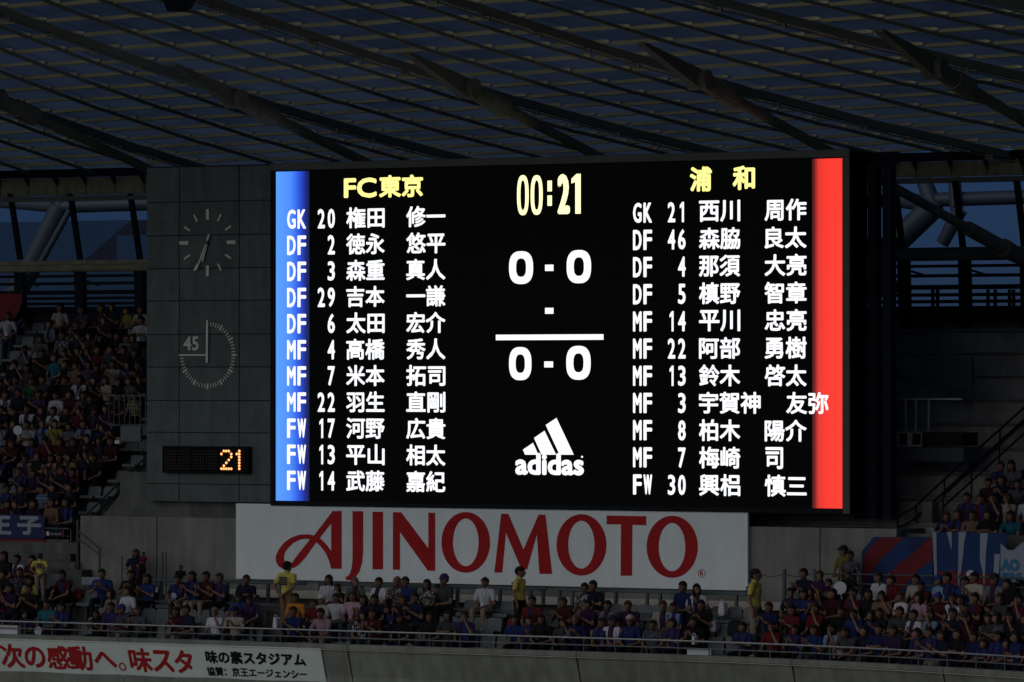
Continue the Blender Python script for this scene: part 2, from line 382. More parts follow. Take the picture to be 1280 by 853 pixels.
# small LED display
u0, v0 = KP.uv(206.5, 591); u1, v1 = KP.uv(315, 558.5)
led = thing('led_display', 'small black dot matrix display glowing orange 21 below the timer dial', 'display', KP.at((u0 + u1) / 2, v0))
m = MB(); m.plate([[(u0, v0), (u1, v0), (u1, v1), (u0, v1)]], KP.at, 0.001, 0.16); bevel(sub(led, m, 'housing', mat('led_housing', (0.007, 0.006, 0.005), 0.8, spec=0.08)), 0.015)
lit = emis('led_orange', (1.0, 0.40, 0.14), 2.0); unlit = mat('led_unlit', (0.055, 0.035, 0.02), 0.5)
G2 = ["01110", "10001", "00001", "00010", "00100", "01000", "11111"]; G1 = ["00100", "01100", "00100", "00100", "00100", "00100", "00100"]
for di, (pa, pb) in enumerate(((211, 223), (227, 239), (246, 258), (262, 274), (280.7, 293), (297, 309))):
    ua, va = KP.uv(pa, 586); ub, vb = KP.uv(pb, 564)
    ml, mu = MB(), MB()
    for r_ in range(7):
        for c_ in range(5):
            on = (di == 4 and G2[r_][c_] == '1') or (di == 5 and G1[r_][c_] == '1')
            u = ua + (ub - ua) * c_ / 4; v = vb + (va - vb) * r_ / 6
            q = 0.037 if on else 0.016
            (ml if on else mu).plate([oval(u, v, q, q, 8)], KP.at, 0.16, 0.172)
    sub(led, mu, 'unlit_dots', unlit)
    if ml.v: sub(led, ml, 'glowing_digit', lit)

# ------------------------------------------------------------------ video screen
SY = -0.5
SP = Plane((0, SY, CZ))
sx0, sx1 = Xat(345, SY), Xat(1053, SY); sz1, sz0 = Zat(345, 215, SY) - CZ, Zat(345, 626, SY) - CZ
vs = thing('video_screen', 'huge lit video scoreboard listing both teams in white letters on black', 'scoreboard', ((sx0 + sx1) / 2, SY, CZ + sz0))
fw = 0.24
m = MB(); m.box((sx0 - 0.10, SY + 0.03, CZ + sz0 - 0.12), (sx1 + fw, SY + 0.95, CZ + sz1 + 0.16)); sub(vs, m, 'housing', box_m)
for (a, b, c, d, mm) in ((sx0 - 0.16, sx1 + fw, sz1 + 0.03, sz1 + 0.24, frame_m), (sx1 + 0.03, sx1 + fw, sz0 - 0.14, sz1 + 0.027, frame_m), (sx0 - 0.16, sx0 - 0.03, sz0 - 0.14, sz1 + 0.027, box_m), (sx0 - 0.027, sx1 + 0.027, sz0 - 0.14, sz0 - 0.03, box_m)):
    m = MB(); m.box((a, SY - 0.06, CZ + c), (b, SY + 0.9, CZ + d)); bevel(sub(vs, m, 'frame', mm), 0.01, 1)
# led cabinets: a grid of modules with hairline joints
scr = mat('screen_black', (0.0035, 0.0035, 0.004), 0.8, spec=0.05); sb = scr.node_tree.nodes['Principled BSDF']
sb.inputs['Emission Color'].default_value = (0.8, 0.95, 1, 1); sb.inputs['Emission Strength'].default_value = 0.0009 * 2 ** (-EXPO)
NX, NZ = 18, 9
for i in range(NX):
    for j in range(NZ):
        m = MB(); a = sx0 + (sx1 - sx0) * i / NX; b = sx0 + (sx1 - sx0) * (i + 1) / NX; c = sz0 + (sz1 - sz0) * j / NZ; d = sz0 + (sz1 - sz0) * (j + 1) / NZ
        m.box((a + 0.003, SY, CZ + c + 0.003), (b - 0.003, SY + 0.05, CZ + d - 0.003)); sub(vs, m, 'led_cabinet', scr, False)
def stripe_mat(name, stops, x0, x1, s, ripple=0.06):
    m = bpy.data.materials.new(name); m.use_nodes = True; nt = m.node_tree; b = nt.nodes['Principled BSDF']
    b.inputs['Base Color'].default_value = (0.01, 0.01, 0.012, 1)
    ge = nt.nodes.new('ShaderNodeNewGeometry'); sx = nt.nodes.new('ShaderNodeSeparateXYZ'); nt.links.new(ge.outputs['Position'], sx.inputs[0])
    mr = nt.nodes.new('ShaderNodeMapRange'); mr.inputs['From Min'].default_value = x0; mr.inputs['From Max'].default_value = x1
    nt.links.new(sx.outputs['X'], mr.inputs['Value'])
    cr = nt.nodes.new('ShaderNodeValToRGB'); el = cr.color_ramp.elements
    while len(el) < len(stops): el.new(0.5)
    for e, (p, c) in zip(el, stops): e.position = p; e.color = (*c, 1)
    nt.links.new(mr.outputs[0], cr.inputs['Fac'])
    n = nt.nodes.new('ShaderNodeTexNoise'); n.inputs['Scale'].default_value = 1.4; n.inputs['Detail'].default_value = 10; n.inputs['Roughness'].default_value = 0.88; nt.links.new(ge.outputs['Position'], n.inputs['Vector'])
    m2 = nt.nodes.new('ShaderNodeMapRange'); m2.inputs['To Min'].default_value = s * (1 - ripple) * 2 ** (-EXPO); m2.inputs['To Max'].default_value = s * (1 + ripple) * 2 ** (-EXPO)
    nt.links.new(n.outputs['Fac'], m2.inputs['Value'])
    nt.links.new(cr.outputs['Color'], b.inputs['Emission Color']); nt.links.new(m2.outputs[0], b.inputs['Emission Strength'])
    return m
bx1 = Xat(387, SY)
blue = stripe_mat('screen_blue', [(0, (0.10, 0.36, 1.0)), (0.42, (0.07, 0.27, 1.0)), (0.68, (0.02, 0.09, 0.75)), (0.86, (0.006, 0.02, 0.28)), (1.0, (0.001, 0.002, 0.012))], sx0, bx1, 1.0, 0.16)
m = MB(); m.add([SP.at(sx0, sz0, .004), SP.at(bx1, sz0, .004), SP.at(bx1, sz1, .004), SP.at(sx0, sz1, .004)], [(0,1,2,3)]); sub(vs, m, 'blue_stripe', blue, False)
rx0 = Xat(1015, SY)
redm = stripe_mat('screen_red', [(0, (0.002, 0.0, 0.0)), (0.10, (0.20, 0.008, 0.006)), (0.22, (0.75, 0.035, 0.025)), (0.5, (1.0, 0.038, 0.022)), (1.0, (1.0, 0.045, 0.027))], rx0, sx1, 1.0, 0.12)
m = MB(); m.add([SP.at(rx0, sz0, .004), SP.at(sx1, sz0, .004), SP.at(sx1, sz1, .004), SP.at(rx0, sz1, .004)], [(0,1,2,3)]); sub(vs, m, 'red_stripe', redm, False)
LW = emis('screen_white', (0.95, 0.97, 1.0), 1.15); LY = emis('screen_yellow', (1.0, 0.93, 0.28), 1.25)
LYP = emis('screen_pale_yellow', (1.0, 0.97, 0.50), 1.35)
OFF = 0.009
def srect(mb, x0, y0, x1, y1, P=SP, off=OFF):
    u0, v0 = P.uv(x0, y1); u1, v1 = P.uv(x1, y0); mb.plate([[(u0, v0), (u1, v0), (u1, v1), (u0, v1)]], P.at, off - 0.003, off)
def stext(mb, s, x0, y0, x1, y1, bold=0.022, P=SP, off=OFF):
    u0, v0 = P.uv(x0, y1); u1, v1 = P.uv(x1, y0); text(mb, s, u0, v0, u1, v1, P.at, off, bold)
def zero(mb, x0, y0, x1, y1, wf, hf, p=2.6):
    u0, v0 = SP.uv(x0, y1); u1, v1 = SP.uv(x1, y0); c = ((u0+u1)/2, (v0+v1)/2); rx, ry = (u1-u0)/2, (v1-v0)/2
    mb.plate([oval(*c, rx, ry, 36, p), oval(*c, rx*wf, ry*hf, 28, p)[::-1]], SP.at, OFF - 0.003, OFF)
# headings
m = MB(); stext(m, 'FC', 430, 222, 471, 248, 0.026); stext(m, '東京', 474, 218, 529, 247.5, 0.024); sub(vs, m, 'team_name', LY, False)
m = MB(); stext(m, '浦', 862.5, 208, 890, 240, 0.026); sub(vs, m, 'team_name', LY, False); m = MB(); stext(m, '和', 916, 207, 944, 238, 0.026); sub(vs, m, 'team_name', LY, False)
m = MB(); zero(m, 646.5, 219, 661, 269.5, 0.42, 0.74); zero(m, 663.5, 219, 678.5, 269, 0.42, 0.74)
srect(m, 684.5, 226, 690, 239.5); srect(m, 684.5, 244.5, 690, 257.5)
stext(m, '2', 697, 217.5, 712.5, 268, 0.05); u0, v0 = SP.uv(714.5, 267.5); u1, v1 = SP.uv(726, 217.5); w_ = u1 - u0; h_ = v1 - v0
m.plate([[(u0 + .42*w_, v0), (u1, v0), (u1, v1), (u0 + .55*w_, v1), (u0, v1 - .12*h_), (u0, v1 - .24*h_), (u0 + .42*w_, v1 - .2*h_)]], SP.at, OFF - .003, OFF); sub(vs, m, 'match_clock', LYP, False)
for y in (0, 1):
    m = MB()
    if y == 0:
        zero(m, 636.5, 314, 666.5, 355.5, 0.42, 0.56); srect(m, 681.5, 331, 692, 339); zero(m, 708.5, 312.5, 739, 354.5, 0.42, 0.56)
    else:
        zero(m, 636.5, 434, 664.5, 475.5, 0.42, 0.56); srect(m, 680.5, 452, 691.5, 459.5); zero(m, 708, 432.5, 738.5, 475, 0.42, 0.56)
    sub(vs, m, 'score', LW, False)
m = MB(); srect(m, 681.5, 385, 692, 392.5); sub(vs, m, 'dash', LW, False)
m = MB(); srect(m, 620, 418, 754.5, 425.5); sub(vs, m, 'divider_line', LW, False)
# logo of three slanted bars over the wordmark
def cpx(L, ox, oy, k): return [(ox + k * x, oy + k * y) for x, y in L]
m = MB()
for L in ([(328,380),(405,328),(445,418),(345,418)], [(413,290),(492,236),(580,418),(470,418)], [(502,192),(583,138),(715,418),(608,418)]):
    m.plate([[SP.uv(x, y) for x, y in cpx(L, 600, 500, .1641)]], SP.at, OFF - 0.003, OFF)
stext(m, 'adidas', 644.3, 567, 730.2, 593.8, 0.032, off=OFF + 0.002)
u, v = SP.uv(727.7, 571.3); m.plate([oval(u, v, 0.03, 0.03, 10)], SP.at, OFF - 0.003, OFF)
sub(vs, m, 'logo', LW, False)
LEFT = [('GK','20','権田','修一'),('DF','2','徳永','悠平'),('DF','3','森重','真人'),('DF','29','吉本','一謙'),('DF','6','太田','宏介'),('MF','4','高橋','秀人'),('MF','7','米本','拓司'),('MF','22','羽生','直剛'),('FW','17','河野','広貴'),('FW','13','平山','相太'),('FW','14','武藤','嘉紀')]
RIGHT = [('GK','21','西川','周作'),('DF','46','森脇','良太'),('DF','4','那須','大亮'),('DF','5','槙野','智章'),('MF','14','平川','忠亮'),('MF','22','阿部','勇樹'),('MF','13','鈴木','啓太'),('MF','3','宇賀神','友弥'),('MF','8','柏木','陽介'),('MF','7','梅崎','司'),('FW','30','興梠','慎三')]
def wtext(mb, s, a, b, zc, h, bold, hs=1.0):
    text(mb, s, Xat(a, SY), zc - h * hs / 2, Xat(b, SY), zc + h * hs / 2, SP.at, OFF, bold)
def one(mb, x0, y0, x1, y1, P=SP):
    u0, v0 = P.uv(x0, y1); u1, v1 = P.uv(x1, y0); w = u1 - u0; h = v1 - v0
    mb.plate([[(u0 + .48*w, v0), (u1, v0), (u1, v1), (u0 + .55*w, v1), (u0, v1 - .17*h), (u0, v1 - .31*h), (u0 + .48*w, v1 - .24*h)]], P.at, OFF - .003, OFF)
def wone(mb, a, b, zc, h):
    u0, u1 = Xat(a, SY), Xat(b, SY); v0, v1 = zc - h/2, zc + h/2; w = u1 - u0
    mb.plate([[(u0 + .5*w, v0), (u1, v0), (u1, v1), (u0 + .6*w, v1), (u0, v1 - .16*h), (u0, v1 - .32*h), (u0 + .5*w, v1 - .24*h)]], SP.at, OFF - .003, OFF)
def wnum(mb, s, cells, zc, h):
    cells = cells[-len(s):]
    for ch, (a, b) in zip(s, cells):
        if ch == '1': wone(mb, a + 2.2, b - 2.2, zc, h); continue
        wtext(mb, ch, a, b, zc, h, 0.016)
for k in range(11):
    zc = (Zat(370, 274.2, SY) - CZ) + k * ((Zat(370, 600.8, SY) - Zat(370, 274.2, SY)) / 10)
    for side, (pos, num, sn, gn) in (('l', LEFT[k]), ('r', RIGHT[k])):
        rec = [('position_text', pos, *((359, 383) if side == 'l' else (791.5, 817.5)), 0, .55, .026)]
        if side == 'l': rec += [('surname', sn, 433, 481, .01, .59, .0155), ('given_name', gn, 508, 557, .01, .59, .0155)]
        else:
            ga, gb = (983, 1036) if len(sn) == 3 else ((957, 979) if len(gn) == 1 else (956, 1008.5))
            rec += [('surname', sn, 874, 951 if len(sn) == 3 else 925.5, .01, .59, .0155), ('given_name', gn, ga, gb, .01, .59, .0155)]
        for nm_, tx, a_, b_, dz_, hh_, bo_ in rec:
            m = MB()
            if nm_ == 'position_text':
                for q_, ch in enumerate(tx): wtext(m, ch, a_ + q_ * 13, a_ + q_ * 13 + 10.8, zc, hh_, .017)
            else: wtext(m, tx, a_, b_, zc + dz_, hh_, bo_)
            sub(vs, m, nm_, LW, False)
        m = MB(); wnum(m, num, [(397.3, 406.3), (409.8, 418.8)] if side == 'l' else [(835, 844.3), (847.8, 857.3)], zc, .55); sub(vs, m, 'squad_number', LW, False)
# dark service column on the right of the screen
t = thing('service_column', 'black steel service column standing against the right side of the screen', 'column', (Xat(1078, 0.4), 0.4, CZ + sz0))
xa = Xat(1067, 0.4); zt = Zat(1078, 207, 0.4)
for dx in (0.0, 0.42, 0.86):
    m = MB(); m.box((xa + dx, 0.4, CZ + sz0 - 0.3), (xa + dx + 0.24, 0.75, zt)); sub(t, m, 'upright', steel_b)
for k in range(9):
    z = CZ + sz0 + k * 1.15; m = MB(); m.box((xa - 0.02, 0.76, z), (xa + 1.12, 0.9, z + 0.34)); sub(t, m, 'cross_plate', steel_b)

# ------------------------------------------------------------------ big sign board
BY = -0.50
BP = Plane((0, BY, CZ))
bx0, bx1_ = Xat(295, BY), Xat(934.5, BY); bz1, bz0 = Zat(295, 629.5, BY) - CZ, Zat(934.5, 738.5, BY) - CZ
sg = thing('sponsor_sign', 'wide white signboard with huge dark red capital letters under the screen', 'sign', ((bx0 + bx1_) / 2, BY, CZ + bz0))
ne = 8
for i in range(ne):
    m = MB(); a = bx0 + (bx1_ - bx0) * i / ne; b = bx0 + (bx1_ - bx0) * (i + 1) / ne
    m.box((a + .0015, BY, CZ + bz0), (b - .0015, BY + 0.1, CZ + bz1)); sub(sg, m, 'board_panel', board_m, False)
def c2(L): return cpx(L, 330, 630, .1484)
def c7(L): return cpx(L, 330, 620, .2734)
def c8(L): return cpx(L, 640, 620, .2734)
def letter(name, polys, off=0.010):
    m = MB()
    for k, loops in enumerate(polys):
        m.plate([[BP.uv(x, y) for x, y in L] for L in loops], BP.at, 0.001, off + 0.0012 * k)
    return sub(sg, m, name, red_m, False)
letter('red_letter', [[c2([(580,60),(655,60),(655,547),(567,547),(567,76)])],
    [c2([(580,60),(595,60),(567,165),(470,288),(440,325),(350,452),(300,508),(262,535),(215,550),(195,545),(225,515),(262,460),(330,372),(390,298),(424,265)])],
    [c2([(215,551),(160,549),(120,522),(101,482),(100,440),(125,385),(170,327),(230,284),(300,260),(370,256),(424,266),(475,292),(520,337),(550,374),(568,398),(568,547),(550,480),(520,412),(480,360),(440,322),(400,300),(350,294),(300,303),(250,328),(205,370),(175,415),(168,460),(178,500),(215,525)])]])
letter('red_letter', [[c2([(747,62),(835,62),(835,400),(828,490),(805,570),(770,620),(730,645),(697,643),(683,614),(703,612),(722,592),(738,545),(746,480),(747,400)])]])
letter('red_letter', [[c2([(915,67),(1003,67),(1003,552),(915,552)])]])
letter('red_letter', [[c7([(590,75),(627,75),(752,240),(752,77),(783,77),(783,343),(750,343),(622,165),(622,338),(590,338)])]])
letter('red_letter', [[c7(oval(923, 213, 111, 139, 48)), c7(oval(923, 212.5, 59, 109, 40))[::-1]]])
letter('red_letter', [[[(618,716),(626.6,642.4),(635.4,642.4),(654.5,687),(673.4,643.5),(681.8,643.5),(690.3,717.6),(674.4,717.6),(671.2,668),(659,712),(652,712),(632.5,666),(628,716)]]])
letter('red_letter', [[c8(oval(318, 224.5, 114, 140.5, 48)), c8(oval(317.5, 223.5, 60.5, 109.5, 40))[::-1]]])
letter('red_letter', [[c8([(433,90),(614,93),(614,135),(551,133),(549,365),(497,365),(499,131),(433,130)])]])
letter('red_letter', [[c8(oval(733, 233, 117, 142, 48)), c8(oval(732, 234.5, 61, 110.5, 40))[::-1]]])
m = MB(); u, v = BP.uv(877.3, 717); m.plate([oval(u, v, .115, .115, 24), oval(u, v, .10, .10, 24)[::-1]], BP.at, .001, .008)
text(m, 'R', u - .05, v - .065, u + .055, v + .065, BP.at, .008, .004); sub(sg, m, 'registered_mark', red_m, False)

# ------------------------------------------------------------------ banner on the parapet
Vv = Vector((0, -LEAN, 1)).normalized()
QP = Plane((0, PY + 0.03 - 0.03, CZ + PZ - 0.14), V=Vv)
bn = thing('long_banner', 'white banner with red and black Japanese lettering on the parapet, bottom left', 'banner', QP.pt(200, 830))
uL = QP.uv(-80, 815)[0]; uR, vT = QP.uv(401, 810.5); vB = QP.uv(403, 855.5)[1]
m = MB(); nu = 40
vsx, fsx = [], []
for i in range(nu + 1):
    for j in range(4):
        u = uL + (uR - uL) * i / nu; v = vB + (vT - vB) * j / 3
        vsx.append(QP.at(u, v, 0.012 + 0.004 * math.sin(u * 2.1 + j)))
for i in range(nu):
    for j in range(3): a = i * 4 + j; fsx.append((a, a + 4, a + 5, a + 1))
m.add(vsx, fsx); sub(bn, m, 'cloth', banner_m, False)
def qtext(s, x0, y0, x1, y1, bold, name, mm):
    m = MB(); u0, _ = QP.uv(x0, (y0+y1)/2); u1, _ = QP.uv(x1, (y0+y1)/2); xm = (x0+x1)/2; v0 = QP.uv(xm, y1)[1]; v1 = QP.uv(xm, y0)[1]
    text(m, s, u0, v0, u1, v1, QP.at, 0.020, bold); sub(bn, m, name, mm, False)
for (ch, *bb) in (('次',1,804.5,30,835),('の',31,808,57,834.5),('感',59,807,87.5,836.5),('動',86.5,807.5,115.5,838),('へ',118,814.5,145.5,834),('。',149,828,158,838.5),('味',162,810,190,840),('ス',191,812.5,217,840),('タ',218.5,812.5,241.5,841.5)):
    qtext(ch, *bb, 0.0 if ch == '。' else 0.024, 'red_character', red_m)
qtext('味の素スタジアム', 257.5, 814.5, 382, 831, 0.018, 'black_lettering', black_m)
qtext('協賛：京王エージェンシー', 259.5, 835, 383.5, 846.5, 0.009, 'black_lettering', black_m)

# ------------------------------------------------------------------ roof
ZR0 = 6.72
FY = 13.0
def roof_z(Y):
    t = FY - Y; return CZ + ZR0 + 0.088 * t + 0.0016 * t * t
def hit_roof(px, py, dz=0.0):
    d = ray(px, py); lo, hi = (FY - 60 - CAM.y) / d.y, (FY + 8 - CAM.y) / d.y
    f = lambda s: (CAM + d * s).z - (roof_z((CAM + d * s).y) + dz)
    a, b = hi, hi
    n = 400
    for i in range(n):
        s0 = hi + (lo - hi) * i / n; s1 = hi + (lo - hi) * (i + 1) / n
        if f(s0) * f(s1) <= 0: a, b = s0, s1; break
    for _ in range(40):
        c = (a + b) / 2
        if f(a) * f(c) <= 0: b = c
        else: a = c
    return CAM + d * ((a + b) / 2)
roof = thing('stadium_roof', 'dark stadium roof of translucent bluish panels on steel rafters above the screen', 'roof', (Xat(640, 13), 13, roof_z(13)))
# main rafters traced where they stand: (pixels front ... back)
MAINS = [[(-330, 10), (-60, 105), (-20, 118)], [(-95, -95 + 58), (0, 14), (220, 86), (430, 160)], [(0, 125), (120, 166), (235, 206)],
         [(269, 5), (430, 49), (860, 184)], [(564, 0), (860, 77), (1230, 188)], [(884, 0), (1280, 97)]]
# express each as X = x0 + slope * t at the eaves
def rafter_line(p, q):
    a, b = hit_roof(*p, -0.26), hit_roof(*q, -0.26); k = (a.x - b.x) / (a.y - b.y); return a.x - k * (a.y - FY), k
lines = [rafter_line((0, 14), (430, 160)), rafter_line((269, 5), (860, 184)), rafter_line((564, 1), (1230, 188)), rafter_line((884, 0), (1280, 97))]
lb = rafter_line((0, 125), (235, 206))
print('ROOF lines', lb, lines)
allm = [lb] + lines
dxm = (allm[-1][0] - allm[0][0]) / 4; dk = (allm[-1][1] - allm[0][1]) / 4
allm = [(allm[0][0] - dxm * 2, allm[0][1] - dk * 2), (allm[0][0] - dxm, allm[0][1] - dk)] + allm + [(allm[-1][0] + dxm, allm[-1][1] + dk), (allm[-1][0] + 2 * dxm, allm[-1][1] + 2 * dk)]
TMAX = 33.0
def rp(line, t, dz=0.0): return Vector((line[0] - line[1] * t, FY - t, roof_z(FY - t) + dz))
subs = []                                   # every sub-rafter line, three between two mains
for a, b in zip(allm, allm[1:]):
    for k in range(4): subs.append((a[0] + (b[0] - a[0]) * k / 4, a[1] + (b[1] - a[1]) * k / 4, k == 0))
subs.append((*allm[-1], True))
for (x0, k, main) in subs:
    ts = [0, 6, 12, 18, 24, TMAX]
    m = MB()
    for t0, t1 in zip(ts, ts[1:]):
        if main: m.bar(rp((x0, k), t0, -0.26), rp((x0, k), t1, -0.24), 0.18, 0.22)
        else: m.bar(rp((x0, k), t0, -0.13), rp((x0, k), t1, -0.11), 0.065, 0.085)
    if main:
        mc = MB()
        for t0, t1 in zip(ts, ts[1:]): mc.tube(rp((x0, k), t0, -0.44) + Vector((.05, 0, 0)), rp((x0, k), t1, -0.44) + Vector((.05, 0, 0)), .022, .022, 5)
        sub(roof, mc, 'conduit', rafter_m)
        for q_ in range(16):
            mc = MB(); c_ = rp((x0, k), 1.2 + q_ * 2.0, -0.42); mc.box((c_.x - .12, c_.y - .05, c_.z - .07), (c_.x + .12, c_.y + .05, c_.z + .06)); sub(roof, mc, 'clamp', rafter_m)
    sub(roof, m, 'main_rafter' if main else 'rafter', rafter_m if main else rafter_m)
# purlins and panels
pts_t = [0.0]; step = 1.62
while pts_t[-1] < TMAX: pts_t.append(pts_t[-1] + step); step *= 1.004
PURL = []
for i_ in range(len(subs) - 1):
    for t in pts_t: PURL.append((rp(subs[i_][:2], t, -0.03), rp(subs[i_ + 1][:2], t, 0.045)))
pan = bpy.data.materials.new('roof_panel_translucent'); pan.use_nodes = True; nt = pan.node_tree; nt.nodes.remove(nt.nodes['Principled BSDF'])
tl = nt.nodes.new('ShaderNodeBsdfTranslucent'); df = nt.nodes.new('ShaderNodeBsdfDiffuse'); ms = nt.nodes.new('ShaderNodeMixShader'); ms.inputs[0].default_value = 0.12
oi = nt.nodes.new('ShaderNodeObjectInfo'); tc = nt.nodes.new('ShaderNodeTexCoord'); no = nt.nodes.new('ShaderNodeTexNoise'); no.inputs['Scale'].default_value = 0.7; no.inputs['Detail'].default_value = 5
nt.links.new(tc.outputs['Object'], no.inputs['Vector'])
ad = nt.nodes.new('ShaderNodeMath'); ad.operation = 'MULTIPLY_ADD'; ad.inputs[1].default_value = 0.5; nt.links.new(oi.outputs['Random'], ad.inputs[0]); nt.links.new(no.outputs['Fac'], ad.inputs[2])
cr = nt.nodes.new('ShaderNodeValToRGB'); cr.color_ramp.elements[0].position = 0.35; cr.color_ramp.elements[0].color = (0.085, 0.135, 0.19, 1); cr.color_ramp.elements[1].position = 1.0; cr.color_ramp.elements[1].color = (0.17, 0.25, 0.335, 1)
nt.links.new(ad.outputs[0], cr.inputs['Fac']); nt.links.new(cr.outputs['Color'], tl.inputs['Color']); df.inputs['Color'].default_value = (0.06, 0.08, 0.11, 1)
nt.links.new(tl.outputs[0], ms.inputs[1]); nt.links.new(df.outputs[0], ms.inputs[2]); nt.links.new(ms.outputs[0], nt.nodes['Material Output'].inputs['Surface'])
from bpy_extras.object_utils import world_to_camera_view
bpy.context.view_layer.update()
cells = []
for i in range(len(subs) - 1):
    for j in range(len(pts_t) - 1):
        P = [rp(subs[i][:2], pts_t[j], 0.03), rp(subs[i+1][:2], pts_t[j], 0.105), rp(subs[i+1][:2], pts_t[j+1], 0.105), rp(subs[i][:2], pts_t[j+1], 0.03)]
        c = world_to_camera_view(S, cam, sum(P, Vector()) / 4)
        cells.append((-0.02 < c.x < 1.02 and -0.02 < c.y < 1.03 and not (0.28 < c.x < 0.82 and c.y < 0.72), c.z, P))
vis = sorted([c for c in cells if c[0]], key=lambda c: c[1])
print('roof cells visible', len(vis))
def inview(p, q):
    c = world_to_camera_view(S, cam, (p + q) / 2); return -0.02 < c.x < 1.02 and -0.02 < c.y < 1.03 and not (0.28 < c.x < 0.82 and c.y < 0.72)
pv = sorted([pq for pq in PURL if inview(*pq)], key=lambda pq: (pq[0] - CAM).length); pkeep = pv[:298]; prest = pv[298:] + [pq for pq in PURL if not inview(*pq)]
for p_, q_ in pkeep:
    d_ = (q_ - p_).normalized() * .05; m = MB(); m.bar(p_ + d_, q_ - d_, 0.22, 0.09); sub(roof, m, 'purlin', purlin_m, False)
m = MB()
for p_, q_ in prest: m.bar(p_, q_, 0.22, 0.09)
sub(roof, m, 'purlin', purlin_m, False)['kind'] = 'stuff'
keep = vis[:298]; rest = vis[298:] + [c for c in cells if not c[0]]
def cellmesh(mb, P):
    c = sum(P, Vector()) / 4
    Q = [p + (c - p) * 0.001 for p in P]; mb.add(Q, [(0, 1, 2, 3)])
for _, _, P in keep:
    m = MB(); cellmesh(m, P); sub(roof, m, 'roof_panel', pan, False)
m = MB()
for _, _, P in rest: cellmesh(m, P)
o = sub(roof, m, 'roof_panel', pan, False); o['kind'] = 'stuff'
# brackets and raking struts
node3 = hit_roof(812, 66, -0.5)
end3 = atY(1276, 322, 12.3); svec = end3 - node3
for (nx, ny, pp) in ((-75, 92, 0), (228, 92, 0), (520, 78, 0), (812, 66, 0), (1108, 50, 0)):
    nd = hit_roof(nx, ny, -0.5); e = nd + svec
    d = svec.normalized()
    rdir = (rp(allm[2], 0) - rp(allm[2], 10)).normalized()
    m = MB(); m.bar(nd - rdir * 0.6 + Vector((0, 0, 0.14)), nd + d * 2.2, 0.24, (0.08, 0.50)); bk = sub(roof, m, 'bracket', strut_m)
    j = nd + d * 2.35
    m = MB(); m.tube(j - Vector((0.28, 0, 0)), j + Vector((0.28, 0, 0)), 0.27, 0.27, 14); m.tube(j, j + d * 0.9, 0.2, 0.24, 12); m.tube(j + d * 0.9, j + d * 1.7, 0.28, 0.28, 12); sub(roof, m, 'pin_joint', strut_m)
    m = MB(); m.tube(j + d * 1.7, j + d * 3.4, 0.15, 0.15, 12); m.tube(j + d * 3.4, e - d * 1.0, 0.135, 0.135, 12); m.tube(e - d * 3.0, e - d * 1.2, 0.21, 0.21, 12); m.tube(e - d * 1.0, e, 0.28, 0.22, 12)
    sub(roof, m, 'raking_strut', strut_m)
# hanging loudspeaker at the top edge
hp = hit_roof(222, -4, -0.9)
sp = thing('hanging_loudspeaker', 'black faceted loudspeaker hanging from the roof at the top edge', 'loudspeaker', hp + Vector((0, 0, -0.4)))
m = MB(); s_ = 0.0205
prof = [(-1.0, 0.45), (-0.62, -0.18), (-0.5, -0.38), (0.45, -0.40), (0.72, -0.16), (1.05, 0.5)]
pl = Plane(hp, U=(math.cos(TH), math.sin(TH), 0)); m.plate([[(x * 0.55, z * 0.9) for x, z in prof][::1]], pl.at, -0.5, 0.05)
sub(sp, m, 'cabinet', steel_b)
m = MB(); m.tube(hp + Vector((0, 0.2, 0.35)), Vector((hp.x, hp.y + 0.2, roof_z(hp.y) - 0.1)), 0.04); m.tube(pl.at(0.4, 0.42, -0.1), pl.at(1.6, 0.46, -0.1), 0.07); sub(sp, m, 'hanger', steel_b)

